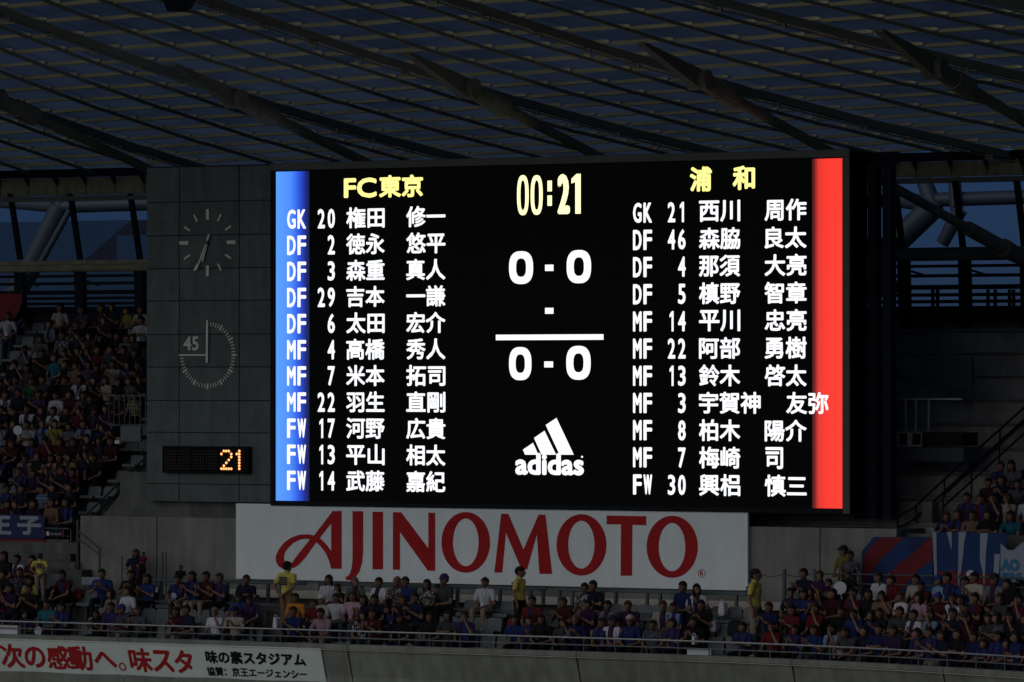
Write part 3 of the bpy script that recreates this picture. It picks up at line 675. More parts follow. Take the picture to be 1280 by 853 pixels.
# ------------------------------------------------------------------ back facade of the upper tier (window band, beams, rails)
def facade(name, label, pa, pb, mull, y_f0, y_f1, y_b0, y_b1, y_r, dark):
    xa, xb = Xat(pa, FY), Xat(pb, FY); xm = (pa + pb) / 2
    t = thing(name, label, 'facade', ((xa + xb) / 2, FY, Zat(xm, y_b1, FY)))
    zf0, zf1 = Zat(xm, y_f0, FY), Zat(xm, y_f1, FY); zb0, zb1 = Zat(xm, y_b0, FY), Zat(xm, y_b1, FY)
    # eaves gutter, fascia panels and their brackets
    m = MB(); m.box((xa, FY - 0.35, zf0 + 0.02), (xb, FY + 0.3, zf0 + 0.26)); sub(t, m, 'eaves_beam', steel_b)
    step = (xb - xa) / max(1, round((xb - xa) / 1.12)); X = xa
    while X < xb - 0.01:
        m = MB(); m.box((X + 0.012, FY, zf1 + 0.12), (X + step - 0.012, FY + 0.15, zf0)); bevel(sub(t, m, 'fascia_panel', fascia_m), 0.01, 1)
        m = MB(); m.add([(X - 0.03, FY - 0.005, zf0), (X + 0.03, FY - 0.005, zf0), (X + 0.03, FY - 0.30, zf0), (X - 0.03, FY - 0.30, zf0), (X - 0.02, FY - 0.005, zf0 - 0.28), (X + 0.02, FY - 0.005, zf0 - 0.28)],
              [(0,1,2,3),(0,4,5,1),(3,2,5,4),(0,3,4),(1,5,2)]); sub(t, m, 'bracket', steel)
        X += step
    m = MB(); m.box((xa, FY - 0.04, zf1 - 0.06), (xb, FY + 0.2, zf1 + 0.10)); sub(t, m, 'sill_beam', steel)
    m = MB()
    h = zb0 - zb1
    m.box((xa, FY - 0.2, zb0 - h * 0.38), (xb, FY + 0.25, zb0)); bevel(sub(t, m, 'beam', concrete_d if dark else fascia_m), 0.02, 1)
    m = MB(); m.tube((xa, FY - 0.3, zb1 + h * 0.33), (xb, FY - 0.3, zb1 + h * 0.33), h * 0.32, h * 0.32, 12); sub(t, m, 'beam_roll', concrete_d if dark else fascia_m)
    for p in mull:       # raking mullions of the open window band
        a = atY(p, y_f1, FY); b = atY(p + 8, y_b0, FY); b2 = Vector((a.x, FY + 0.55, b.z))
        m = MB(); m.bar(a + Vector((0, 0, .1)), b2, 0.17, 0.12, (0, 1, 0)); sub(t, m, 'mullion', steel_b)
    zr = Zat(xm, y_r, FY)
    m = MB(); m.box((xa, FY + .3, 0.5), (xb, FY + .5, zr - .05)); sub(t, m, 'base_wall', mat('base_wall_paint', (0.01, 0.016, 0.03), 0.9) if not dark else concrete_d)
    for p in mull:
        a = atY(p + 10, y_b1, FY); m = MB(); m.bar((a.x, FY + .1, zb1 + 0.05), (a.x + 0.05, FY + .1, zr - 0.5), 0.34, 0.22, (0, 1, 0)); sub(t, m, 'column', steel_b)
        m = MB(); m.bar((a.x + 0.16, FY + .05, zb1 - 0.25), (a.x + 0.75, FY + .05, zb1 - 0.42), 0.06, 0.09, (0, 1, 0)); sub(t, m, 'knee_plate', steel_b)
    for k, (f, th) in enumerate(((0.10, .045), (0.30, .05), (0.54, .07), (0.70, .05), (0.84, .05), (1.0, .09))):
        z = zb1 + (zr - zb1) * f; m = MB(); m.box((xa, FY + 0.02 + .02 * k, z - th / 1.0), (xb, FY + 0.10 + .02 * k, z + th)); sub(t, m, 'rail', steel_b)
    return t
facade('upper_facade', 'open window band and rail above the left upper stand crowd', -70, 520, [13, 88, 163, 240], 219, 246, 324, 339, 386, False)
facade('upper_facade', 'open window band and rail above the empty right terrace', 640, 1370, [1041, 1118, 1194, 1271, 1350], 206, 230, 312, 329, 388, True)
# vertical pickets on the right rail
pk = thing('rail_fence', 'picket fence of thin black posts at the top of the empty right terrace', 'fence', (Xat(1180, 12.6), 12.6, Zat(1180, 388, 12.6)))
for px in (1100, 1133, 1166, 1172, 1202, 1208, 1235, 1244, 1262, 1267, 1300, 1306):
    a = atY(px, 362, 12.6); b = atY(px, 392, 12.6); m = MB(); m.box((a.x - .04, 12.56, b.z), (a.x + .04, 12.64, a.z)); sub(pk, m, 'post', steel_b)
m = MB(); a = atY(1080, 386, 12.6); b = atY(1340, 386, 12.6); m.box((a.x, 12.5, a.z - .35), (b.x, 12.7, a.z - .02)); sub(pk, m, 'kerb', steel_b)

# outside steelwork: branching trunks and long tubes
TY = 20.0
def smooth(o):
    for p in o.data.polygons: p.use_smooth = len(p.vertices) == 4
    return o
def trunk(pts, r, label, extra=()):
    t = thing('steel_framework', label, 'column', atY(*pts[0][:2], TY) - Vector((0, 0, 0)))
    m = MB()
    P = [atY(x, y, TY + dy) for x, y, dy in pts]
    for i, (a, b) in enumerate(zip(P, P[1:])): m.tube(a, b, r * (1 - .06 * i), r * (1 - .06 * (i + 1)), 32, False)
    smooth(sub(t, m, 'trunk', tube_m))
    for q in extra:
        m = MB(); A = atY(q[0], q[1], TY + q[6]); B = atY(q[2], q[3], TY + q[7]); m.tube(A, B, q[4], q[5], 32, False); smooth(sub(t, m, 'branch', tube_m))
trunk([(-10, 415, 0), (38, 335, 0), (76, 258, 0)], 0.40, 'pale steel trunk leaning outside the left window band', [(74, 262, 88, 214, .26, .2, 0, 0), (75, 258, -120, 242, .24, .20, 0, 2), (78, 258, 210, 254, .24, .24, 0, 1), (50, 330, 88, 262, .11, .11, -.6, -.6)])
trunk([(1070, 370, 0), (1110, 312, 0), (1170, 256, 0)], 0.42, 'pale steel trunk leaning outside the right window band', [(1168, 262, 1146, 200, .28, .22, 0, 0), (1170, 250, 1300, 246, .22, .22, 0, 1), (1165, 256, 1040, 236, .26, .26, 0, 2), (1178, 305, 1200, 262, .2, .24, -.5, -.5), (1196, 262, 1192, 214, .2, .2, 0, 0)])
# distant hall seen through the left opening
HY = 150.0
hp0 = [atY(-400, 276, HY), atY(150, 275, HY)]
t = thing('distant_hall', 'blue-roofed sports hall seen far off through the left window band', 'building', (hp0[0].x, HY, 0))
zt_ = Zat(60, 277, HY)
m = MB(); m.add([(hp0[0].x, HY, 5), (hp0[1].x + 22, HY, 5), (hp0[1].x + 22, HY, zt_ - 1), (hp0[1].x + 6, HY, zt_), (hp0[0].x, HY, zt_)] + [(hp0[0].x, HY + 40, 5), (hp0[1].x + 22, HY + 40, 5), (hp0[1].x + 22, HY + 40, zt_ - 1), (hp0[1].x + 6, HY + 40, zt_), (hp0[0].x, HY + 40, zt_)],
    [(0,1,2,3,4), (9,8,7,6,5), (0,5,6,1), (1,6,7,2), (2,7,8,3), (3,8,9,4), (4,9,5,0)]); sub(t, m, 'wall', hall_m)
a = atY(100, 330, HY - 4); b = atY(163, 276, HY - 4); c = atY(330, 276, HY - 4)
m = MB(); m.plate([[(a.x, a.z), (c.x, a.z), (c.x, b.z), (b.x, b.z)]], lambda u, v, o_: Vector((u, HY - 4 - o_, v)), -2, 0); sub(t, m, 'gable', hall_w)
m = MB(); m.box((atY(157, 300, HY - 7).x, HY - 8, 5), (atY(300, 300, HY - 7).x, HY - 6.5, Zat(160, 295, HY - 7))); sub(t, m, 'annex', hall_m)

# ------------------------------------------------------------------ left upper stand
NR = 14
UY0 = 1.0; DY = 0.82; UZ0 = Zat(60, 626, UY0) - CZ - 1.22; DZ = 0.455
def uY(r): return UY0 + DY * r        # r = 0 front
def uZ(r): return CZ + UZ0 + DZ * r
fl = MB(); xa, xb = Xat(-90, 3), Xat(420, 12)
fl.box((xa, UY0 - 0.5, 0.01), (Xat(300, 13), 14.0, uZ(0) - 0.6)); tl_ = tag(fl.build('upper_terrace', concrete_f), kind='structure')
for r_ in range(NR + 1):
    m = MB(); m.box((xa, uY(r_) - 0.42, uZ(r_) - 0.62), (xb, (uY(r_) + 0.42) if r_ < NR else 14.0, uZ(r_))); m.build('terrace_step', concrete_f, tl_)
# aisle half steps, as seen at far left, and the stair beside the clock wall
def aisle(parent, pxf, pyf, n, w, Yf, name='stair_step'):
    X0 = Xat(pxf, Yf)
    for k in range(n * 2):
        r2 = k // 2
        y = Yf - 0.42 + 0.41 * k; z = CZ + UZ0 + DZ * (r2) + (DZ / 2 if k % 2 else 0)
        m = MB(); m.box((X0, y, z - 0.2), (X0 + w, y + 0.44, z + 0.012)); bevel(m.build(name, concrete, parent), 0.01, 1)
AX0 = Xat(-262, UY0); AX1 = Xat(118, UY0)
for X0, w in ((AX0, 1.1), (AX1, 1.15)):
    for k in range(NR * 2):
        y = UY0 - 0.42 + DY / 2 * k; z = uZ(0) + DZ / 2 * k
        m = MB(); m.box((X0, y, z - 0.2), (X0 + w, y + DY / 2 + 0.02, z + 0.015)); bevel(m.build('stair_step', concrete_d, tl_), 0.01, 1)
# front wall of that stand and ledge below
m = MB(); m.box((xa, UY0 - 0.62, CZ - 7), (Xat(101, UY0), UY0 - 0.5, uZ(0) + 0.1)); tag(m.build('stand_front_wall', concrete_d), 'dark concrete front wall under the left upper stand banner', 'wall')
rl = thing('stand_rail', 'dark metal rail along the front of the left upper stand above banner', 'railing', (Xat(40, .3), .3, uZ(0)))
m = MB(); m.path([(xa, UY0 - .62, uZ(0) + .42), (Xat(102, UY0), UY0 - .62, uZ(0) + .42)], .028); m.path([(xa, UY0 - .62, uZ(0) + .2), (Xat(102, UY0), UY0 - .62, uZ(0) + .2)], .02); sub(rl, m, 'bar', railg_m)
for k in range(9):
    X = Xat(-40 + k * 18, UY0); m = MB(); m.tube((X, UY0 - .62, uZ(0) - .5), (X, UY0 - .62, uZ(0) + .42), .022, .022, 6); sub(rl, m, 'post', railg_m)
# stair rails beside the clock wall
sr = thing('stair_handrail', 'black sloping double handrail on the stair beside the clock wall', 'railing', (AX1, UY0, uZ(0)))
for dx in (-0.05, 1.1):
    for h_ in (0.85, 0.6):
        m = MB(); m.path([(AX1 + dx, UY0 - 0.3, uZ(0) + h_), (AX1 + dx, uY(9), uZ(9) + h_)], .028); sub(sr, m, 'bar', steel)
    for r_ in range(0, 9, 2):
        m = MB(); m.tube((AX1 + dx, uY(r_), uZ(r_)), (AX1 + dx, uY(r_), uZ(r_) + .85), .022, .022, 6); sub(sr, m, 'post', steel)
ar = thing('aisle_handrail', 'thin rail posts beside the aisle stair at the far left', 'railing', (AX0, UY0, uZ(0)))
for r_ in range(6, 13, 2):
    m = MB(); m.tube((AX0 + 1.15, uY(r_), uZ(r_)), (AX0 + 1.15, uY(r_), uZ(r_) + .9), .025, .025, 6); m.tube((AX0 + 1.15, uY(r_), uZ(r_) + .9), (AX0 + 1.15, uY(r_) + DY, uZ(r_ + 1) + .9), .025, .025, 6); sub(ar, m, 'post', rail_m)
# wedge wall and block at the stair foot
kx = Xat(160, .3)
m = MB(); A = [atY(128, 646, .6), atY(159, 646, .6), atY(159, 613, .6), atY(152, 616, .6)]
m.plate([[(p.x, p.z) for p in A]], lambda u, v, o_: Vector((u, .6 - o_, v)), -.5, 0); tag(flip_fix(m.build('stair_side_wall', concrete_d)), 'dark wedge-shaped concrete wall at the foot of the stair', 'wall')
m = MB(); a = atY(160, 613.5, .6); b = atY(184, 646, .6); m.box((a.x, .6, b.z - .3), (b.x + .6, 1.4, a.z)); tag(m.build('stair_block', concrete_d), 'plain concrete block between the wedge wall and the clock wall', 'wall')
# gate and box by the clock wall
gt_ = thing('barrier_gate', 'tall thin-barred metal gate beside the clock wall in the crowd', 'gate', atY(158, 532, 4.5))
a = atY(136, 495, 4.5); b = atY(182, 532, 4.5)
for k in range(8):
    X = a.x + (b.x - a.x) * k / 7; m = MB(); m.tube((X, 4.5, b.z), (X, 4.5, a.z), .016, .016, 6); sub(gt_, m, 'bar', railg_m)
m = MB(); m.tube((a.x, 4.5, a.z), (b.x, 4.5, a.z), .025); m.tube((a.x, 4.5, b.z), (b.x, 4.5, b.z), .025); sub(gt_, m, 'frame', railg_m)
m = MB(); a = atY(153, 533, 4.4); b = atY(178, 552, 4.4); m.box((a.x, 4.3, b.z), (b.x, 4.42, a.z)); sub(gt_, m, 'board', seat_m)
# banners at the left
VP = Plane((0, UY0 - 0.68, CZ))
def flagmesh(P, poly, m, parent, name, off=0.0, wav=0.0):
    mb = MB(); mb.plate([[P.uv(x, y) for x, y in poly]], P.at, off - 0.006, off); return sub(parent, mb, name, m, False)
navy = mat('navy_cloth', (0.008, 0.018, 0.07), 0.85, noise=0.15, scale=3); redc = mat('red_cloth', (0.125, 0.008, 0.012), 0.85, noise=0.15, scale=3); whitec = mat('white_cloth', (0.22, 0.25, 0.29), 0.85, noise=0.08, scale=3)
bluec = mat('blue_cloth', (0.007, 0.028, 0.11), 0.85, noise=0.15, scale=3)
b1 = thing('team_banner', 'navy banner with white Japanese characters hung below the left upper crowd', 'banner', VP.pt(30, 672))
flagmesh(VP, [(-60, 642.5), (55, 644), (55.5, 673.5), (-60, 672)], navy, b1, 'cloth')
m = MB()
stext(m, '王', -13.5, 645, 14.5, 668, 0.03, VP, 0.004); stext(m, '子', 21.5, 645.5, 51.5, 668.5, 0.03, VP, 0.004); sub(b1, m, 'lettering', whitec, False)
flagmesh(VP, [(-60, 673), (55.5, 674.5), (55.5, 679.5), (-60, 678.5)], redc, b1, 'red_hem')
b2 = thing('small_sign', 'small dark sign with red ends and tiny white writing beside navy banner', 'sign', VP.pt(67, 671))
flagmesh(VP, [(54.5, 663), (80.5, 663), (80.5, 671.5), (54.5, 671)], black_m, b2, 'plate', 0.02)
flagmesh(VP, [(54.5, 663), (56.5, 663), (56.5, 671.2), (54.5, 671.2)], redc, b2, 'red_end', 0.025); flagmesh(VP, [(78, 663), (80.5, 663), (80.5, 671.2), (78, 671.2)], redc, b2, 'red_end', 0.025)
m = MB(); stext(m, 'a', 58.5, 664.5, 62.5, 669.5, 0.014, VP, 0.024); sub(b2, m, 'lettering', white_m, False)
m = MB()
for k in range(8): x = 64 + k * 1.7; srect(m, x, 666.2 + (k % 3) * .4, x + 1.0, 669, VP, 0.024)
sub(b2, m, 'small_print', whitec, False)
RP_ = Plane((0, 11.2, CZ))
b3 = thing('red_banner', 'red flag hanging over the rail at the top left edge', 'flag', RP_.pt(10, 400))
flagmesh(RP_, [(-40, 366), (28, 368), (26, 384), (20, 397), (8, 401), (-40, 396)], redc, b3, 'cloth')
# steps and kerbs under the left upper stand (mid landing)
for k, (pa, pb, ya, yb, Y, mm) in enumerate(((-40, 88, 690, 700, -.2, concrete_f), (-40, 98, 676, 684, .1, concrete_d), (-40, 94, 700, 712, -.6, concrete_f), (60, 102, 712, 724, -.9, concrete_f), (70, 112, 726, 742, -1.2, concrete_f))):
    a = atY(pa, ya, Y); b = atY(pb, yb, Y); m = MB(); m.box((a.x, Y, CZ - 6.8), (b.x, WY + .9 - .02 * k, a.z)); tag(bevel(m.build('landing_step', mm), .02), kind='structure')
# short stair rail in front of the left concrete wall
hr = thing('stair_handrail', 'black bent stair handrail in front of the left concrete wall', 'railing', atY(123, 722, -.8))
p = [atY(97, 663, -.8), atY(124.5, 686, -.8), atY(124.5, 722, -.8)]
m = MB(); m.path(p, .03, 8); sub(hr, m, 'bar', steel)
p = [atY(97, 673, -.8), atY(123.5, 693, -.8)]; m = MB(); m.path(p, .022, 8); sub(hr, m, 'bar', steel)
p = [atY(97, 650, -.8), atY(97, 712, -.8)]; m = MB(); m.path(p, .04, 8); sub(hr, m, 'post', steel)
for px, ya in ((152.5, 697), (203, 692), (207.5, 692)):
    a = atY(px, ya, -.9); o = thing('steel_post', {152.5: 'thin steel post left of the woman holding a child', 203: 'stout dark post before the joint of the left concrete wall', 207.5: 'slimmer paler post just right of the stout dark post'}[px], 'post', (a.x, -.9, CZ - 6.31))
    m = MB(); rr = .035 if px == 203 else .022; m.tube((a.x, -.9, CZ - 6.31), a, rr, rr, 8); m.tube(a, a + Vector((0, 0, .03)), rr * 1.3, rr * 1.3, 8); sub(o, m, 'shaft', railg_m)

# ------------------------------------------------------------------ low rail in front of the sign
GY = ROW_Y[2] + 0.5
def low_rail(pa, pb, label):
    t = thing('low_rail', label, 'railing', (Xat(pa, GY), GY, CZ - 6.2)); zt = CZ - 5.70
    xa, xb = Xat(pa, GY), Xat(pb, GY)
    m = MB(); m.box((xa, GY - .04, zt - .05), (xb, GY + .04, zt + .045)); bevel(sub(t, m, 'top_bar', railg_m), .015, 1)
    m = MB(); m.box((xa, GY - .5 + bend((xa+xb)/2), zt - .62), (xb, GY - .46, zt - .56)); sub(t, m, 'lower_bar', steel)
    X = xa + .06; k = 0
    while X < xb:
        m = MB(); m.box((X - .035, GY - .05, zt - (.42 if k % 2 else .62)), (X + .035, GY + .05, zt - .05)); sub(t, m, 'post', railg_m)
        X += .40 if k % 2 == 0 else .95; k += 1
low_rail(183, 383, 'low green-grey rail in front of the left end of the sign')
low_rail(398, 684, 'low green-grey rail under the middle letters of the sign')
low_rail(697, 938, 'low green-grey rail under the last letters of the sign')
# rail behind the right block
rb = thing('block_rail', 'grey two-bar rail behind the right lower crowd, below the flags', 'railing', atY(1140, 740, -1.0))
def RB(px, py): X = Xat(px, -1.0); d = ray(px, py); Y = -1.3 + bend(X) * .6; return CAM + d * ((Y - CAM.y) / d.y)
for dy_ in (0, 12):
    m = MB(); m.path([RB(px, 717 + (px - 1018) * .022 + dy_) for px in (1018, 1060, 1100, 1150, 1200, 1250, 1300)], .022, 8); sub(rb, m, 'bar', railg_m)
for px in (1018, 1020, 1112, 1200, 1257, 1300):
    m = MB(); m.path([RB(px, 713 + (px - 1018) * .022 if px != 1018 else 711), RB(px, 757 + (px - 1018) * .022)], .025, 8); sub(rb, m, 'post', railg_m)
cp = thing('chain_post', 'dark bollard with a slack chain beside the rightmost steward', 'post', atY(980.5, 752, -1.5))
m = MB(); m.tube(atY(980.5, 754, -1.5), atY(980.5, 711.5, -1.5), .05, .05, 10); sub(cp, m, 'shaft', railg_m)
m = MB()
for xa_, xb_ in ((950, 980), (981, 1015)):
    pp = [atY(xa_ + (xb_ - xa_) * q / 10, 717 + 16 * (q / 10) * (1 - q / 10) + (1 - q / 10) * 0, -1.5) for q in range(11)]; m.path(pp, .012, 6)
sub(cp, m, 'chain', steel)

# ------------------------------------------------------------------ right side: empty terrace, stair, flags
RN = 17
def rY(k): return 1.4 + 0.68 * k
rt = MB(); rxa, rxb = Xat(900, 3), Xat(1420, 1.0)
zr0 = Zat(1200, 655, 1.4)
rt.box((rxa, 1.5, .02), (rxb, 14.1, zr0 - .7)); rt = tag(rt.build('right_terrace', concrete_d), kind='structure')
ztop = Zat(1200, 398, rY(RN)); dzr = (ztop - zr0) / RN
def rZ(k): return zr0 + dzr * k
cd2 = mat('concrete_right_terrace', (0.22, 0.22, 0.20), 0.92, noise=0.3, scale=1.2, bump=0.2, streak=0.25)  # paler mottled concrete for the right terrace steps
for k in range(0, RN + 1, 2):
    cutx = rxa + (rxb - rxa) * 0.55 + k * .23
    for xa_, xb_ in ((rxa, cutx - .01), (cutx + .01, rxb)):
        m = MB(); m.box((xa_, rY(k), rZ(k) - dzr * 2 - .3), (xb_, min(14.1, rY(k + 2)), rZ(k))); bevel(m.build('terrace_step', cd2, rt), .02, 1)
        m = MB(); m.box((xa_, rY(k) - .05, rZ(k) - .10), (xb_, rY(k) - .002, rZ(k) - .02)); m.build('step_nosing', concrete_d, rt)
# the lower edge wall under the right upper crowd
m = MB(); a = atY(1121, 667, 0.2); m.box((a.x, .2, CZ - 6.6), (rxb, .5, a.z)); tag(m.build('stand_front_wall', concrete_d), 'dark concrete wall behind the flags on the right', 'wall')
rs = thing('stair_handrail', 'long black sloping handrail climbing the empty terrace on the right', 'railing', atY(1122, 660, 1.2))
XRS = Xat(1122, 1.2)
for h_ in (0.0, -.33):
    m = MB(); m.path([atY(1122, 646 - h_ * 44, 1.2), atY(1141, 636 - h_ * 44, 1.2)] + [Vector((Xat(1141, 1.2) + .1 * k, rY(k), Zat(1141, 636, 1.2) - h_ * -1 + dzr * (k + .3))) for k in (2, 8, 14)], .03, 8); sub(rs, m, 'bar', steel_b)
for k in range(0, 14, 2):
    X = Xat(1141, 1.2) + .1 * k; m = MB(); m.tube((X, rY(k), rZ(k)), (X, rY(k), Zat(1141, 636, 1.2) + dzr * (k + .3)), .026, .026, 6); sub(rs, m, 'post', steel_b)
m = MB(); m.path([atY(1122, 661, 1.2), atY(1122, 646, 1.2)], .03, 8); sub(rs, m, 'end_post', steel_b)
rs2 = thing('stair_handrail', 'second black sloping handrail, nearer the right upper crowd', 'railing', atY(1170, 660, 1.2))
X = Xat(1175, 1.2)
for h_ in (0.75, .45):
    m = MB(); m.path([(X, rY(0), rZ(0) + h_), (X + 1.3, rY(13), rZ(13) + h_)], .028, 8); sub(rs2, m, 'bar', steel_b)
for k in range(0, 13, 2): m = MB(); m.tube((X + .1 * k, rY(k), rZ(k)), (X + .1 * k, rY(k), rZ(k) + .75), .024, .024, 6); sub(rs2, m, 'post', steel_b)
# small cabin with windows
cb = thing('terrace_cabin', 'pale low cabin with dark window openings on the empty right terrace', 'cabin', atY(1120, 560, 3.2))
CP = Plane((0, 3.2, CZ))
def cbox(x0, y0, x1, y1, d0, d1, mm, nm, P=CP, par_=cb):
    u0, v0 = P.uv(x0, y1); u1, v1 = P.uv(x1, y0); m = MB(); m.plate([[(u0, v0), (u1, v0), (u1, v1), (u0, v1)]], P.at, d0, d1); return sub(par_, m, nm, mm)
cbox(1070, 541, 1152, 558, -1.0, 0, mat('cabin_wall', (0.30, 0.29, 0.26), .8, noise=.2, scale=3), 'wall')
for x0, x1 in ((1097, 1101), (1125, 1134), (1141, 1151)): cbox(x0, 542, x1, 556, .001, .03, steel_b, 'window')
cbox(1153, 541, 1203, 557, -1.0, .02, box_m, 'dark_opening'); cbox(1068, 560, 1206, 576, -1.0, .1, mat('cabin_base', (0.04, 0.05, 0.06), .8), 'base')
for x0 in (1098, 1130, 1143, 1159):
    cbox(x0, 499, x0 + 1.6, 541, -.1, -.03, rail_m, 'rail_post')
cbox(1072, 498, 1202, 500, -.1, -.02, rail_m, 'rail_bar')
cbox(1090, 446, 1156, 484, -3.2, -3.0, mat('rear_screen_mesh', (.05, .058, .07), .9), 'rear_screen')
# flags
FP = Plane((0, -0.42, CZ))
f1 = thing('striped_flag', 'large flag of diagonal red and blue bands on the right wall', 'flag', FP.pt(1120, 742))
BL = [(1077, 690), (1092, 671.5), (1166, 671.5), (1166, 745), (1077, 745)]
flagmesh(FP, BL, bluec, f1, 'cloth')
flagmesh(FP, [(1078.5, 745), (1079, 697), (1088, 684), (1100, 672), (1130, 672), (1118, 684), (1104, 696), (1095, 707), (1087, 720)], redc, f1, 'red_band', .008)
flagmesh(FP, [(1166, 690), (1165.5, 672), (1140, 672), (1146, 679), (1132, 700), (1115, 712), (1106, 722), (1104, 745), (1120, 745), (1133, 724), (1150, 707)][:0] or [(1164, 671.6), (1165.8, 673), (1165.8, 700), (1148, 712), (1138, 724), (1122, 745), (1102, 745), (1108, 722), (1120, 708), (1140, 693), (1150, 684)], redc, f1, 'red_band', .008)
flagmesh(FP, [(1132, 671.6), (1164, 671.6), (1150, 684), (1140, 690), (1140, 680)], navy, f1, 'navy_fold', .004)
f2 = thing('lettered_flag', 'blue and red flag with tall white letter strokes beside the striped flag', 'flag', FP.pt(1210, 735))
def c11(L): return cpx(L, 1140, 650, .1173)
flagmesh(FP, c11([(222, 132), (1010, 138), (1000, 720), (262, 715)]), bluec, f2, 'cloth')
flagmesh(FP, c11([(262, 552), (480, 545), (520, 560), (700, 575), (910, 580), (905, 715), (262, 715)]), redc, f2, 'red_band', .006)
for L in ([(218,130),(262,130),(268,600),(240,600)], [(372,130),(425,130),(425,325)], [(500,130),(580,130),(555,260),(545,400),(505,690),(494,690),(492,600)], [(730,140),(812,140),(790,360),(775,690),(765,690),(755,560),(725,420)], [(880,365),(940,365),(930,575),(872,575)]):
    flagmesh(FP, c11(L), whitec, f2, 'white_stroke', .014)
f3 = thing('white_flag', 'white towel flag with teal letters over the rail at the right edge', 'flag', FP.pt(1266, 725))
teal = mat('teal_print', (0.03, 0.14, 0.24), .85)
flagmesh(FP, c11([(962, 250), (1040, 320), (1100, 320), (1190, 240), (1300, 250), (1290, 640), (960, 625)]), whitec, f3, 'cloth', .10)
m = MB(); stext(m, 'AO', 1253, 699, 1277, 714, 0.03, FP, .106); stext(m, 'ERS', 1254, 716, 1280, 724, 0.018, FP, .106); sub(f3, m, 'lettering', teal, False)
pb_ = thing('white_sign_box', 'small pale box sign on a post behind the right crowd, by flags', 'sign', atY(1256, 750, -1.4))
cbox(1258.5, 725, 1270, 735, -.1, .02, whitec, 'panel', Plane((0, -1.4, CZ)), pb_); cbox(1271, 727, 1273, 770, -.1, 0, railg_m, 'post', Plane((0, -1.4, CZ)), pb_)
# little pale boxes set on the parapet
for (a_, b_, c_, d_, lb_) in ((-12, 783, 23, 792.5, 'white box lying on the parapet at the far left end'), (860, 812.5, 890, 822, 'white box on the parapet right of centre, under the registered mark')):
    P_ = Plane((0, PY + .25, CZ)); t = thing('parapet_box', lb_, 'box', P_.pt((a_ + b_) / 2 if False else (a_ + c_) / 2, d_))
    cbox(a_, b_, c_, d_, -.12, .05, white_m, 'body', P_, t); cbox(a_ + .5, b_ - .8, c_ + .5, b_ - .05, -.13, .06, beige_m, 'lid', P_, t)

# ------------------------------------------------------------------ people
def capsule_field(caps, name, vox=0.0125, ratio=0.22):
    bm = bmesh.new()
    def ball(c, r):
        mtx = Matrix.Translation(c) @ Matrix.Diagonal((*r, 1)); bmesh.ops.create_icosphere(bm, subdivisions=2, radius=1.0, matrix=mtx)
    for (tg, a, b, ra, rb_) in caps:
        a, b = Vector(a), Vector(b)
        ra3 = ra if isinstance(ra, tuple) else (ra,) * 3; rb3 = rb_ if isinstance(rb_, tuple) else (rb_,) * 3
        n = max(1, int((b - a).length / (0.5 * min(min(ra3), min(rb3))))) if (b - a).length > 1e-4 else 0
        if n > 14: n = 14
        if n == 0: ball(a, ra3); continue
        d = (b - a); q = d.to_track_quat('Z', 'Y')
        if isinstance(ra, tuple) or isinstance(rb_, tuple):
            for i in range(n + 1):
                f = i / n; ball(a + d * f, tuple(x + (y - x) * f for x, y in zip(ra3, rb3)))
        else:
            bmesh.ops.create_cone(bm, cap_ends=True, segments=12, radius1=ra, radius2=rb_, depth=d.length, matrix=Matrix.Translation((a + b) / 2) @ q.to_matrix().to_4x4())
            ball(a, ra3); ball(b, rb3)
    me = bpy.data.meshes.new('tmp'); bm.to_mesh(me); bm.free()
    o = bpy.data.objects.new('tmp', me); COL.objects.link(o)
    md = o.modifiers.new('r', 'REMESH'); md.mode = 'VOXEL'; md.voxel_size = vox
    sm = o.modifiers.new('s', 'SMOOTH'); sm.iterations = 2; sm.factor = 0.5
    dc = o.modifiers.new('d', 'DECIMATE'); dc.ratio = ratio
    dg = bpy.context.evaluated_depsgraph_get(); dg.update(); out = bpy.data.meshes.new_from_object(o.evaluated_get(dg))
    out.name = name; bpy.data.objects.remove(o); bpy.data.meshes.remove(me)
    for p in out.polygons: p.use_smooth = True
    return out
def seg_dist(P, a, b, r):
    a, b = np.array(a, float), np.array(b, float); d = b - a; L = max(1e-9, (d * d).sum())
    t = np.clip(((P - a) @ d) / L, 0, 1); return np.linalg.norm(P - (a + t[:, None] * d), axis=1) - r
def V3(*a): return Vector(a)
def arm(sh, el, wr, s, fist=False, fdir=None):
    """upper arm, forearm, palm and five fingers; returns capsules"""
    sh, el, wr = Vector(sh), Vector(el), Vector(wr); fd = (wr - el).normalized() if fdir is None else Vector(fdir).normalized()
    out = [('sleeve', sh, sh.lerp(el, .62), .052, .045), ('arm', sh.lerp(el, .62), el, .042, .038), ('arm', el, wr, .038, .026)]
    side = fd.cross(Vector((0, 0, 1)));
    if side.length < .2: side = Vector((1, 0, 0))
    side = side.normalized() * s; nrm = side.cross(fd).normalized()
    pc = wr + fd * .05
    out.append(('arm', wr + fd * .015, wr + fd * .075, .026, .030)); out.append(('arm', pc - side * .018, pc + side * .018, .022, .022))
    cur = nrm * (-.35 if nrm.z > 0 else .35)
    for k, ln in enumerate((.066, .075, .070, .055)):
        b = wr + fd * .085 + side * (.027 - .018 * k); mid = b + (fd + cur * .4).normalized() * ln * .55; tip = mid + (fd + cur * 1.4).normalized() * ln * .45
        out += [('arm', b, mid, .0095, .0088), ('arm', mid, tip, .0088, .0075)]
    tb = wr + fd * .03 + side * .028; tm = tb + (side * .8 + fd * .7).normalized() * .035; out += [('arm', tb, tm, .0115, .010), ('arm', tm, tm + (fd + side * .2).normalized() * .028, .010, .008)]
    return out
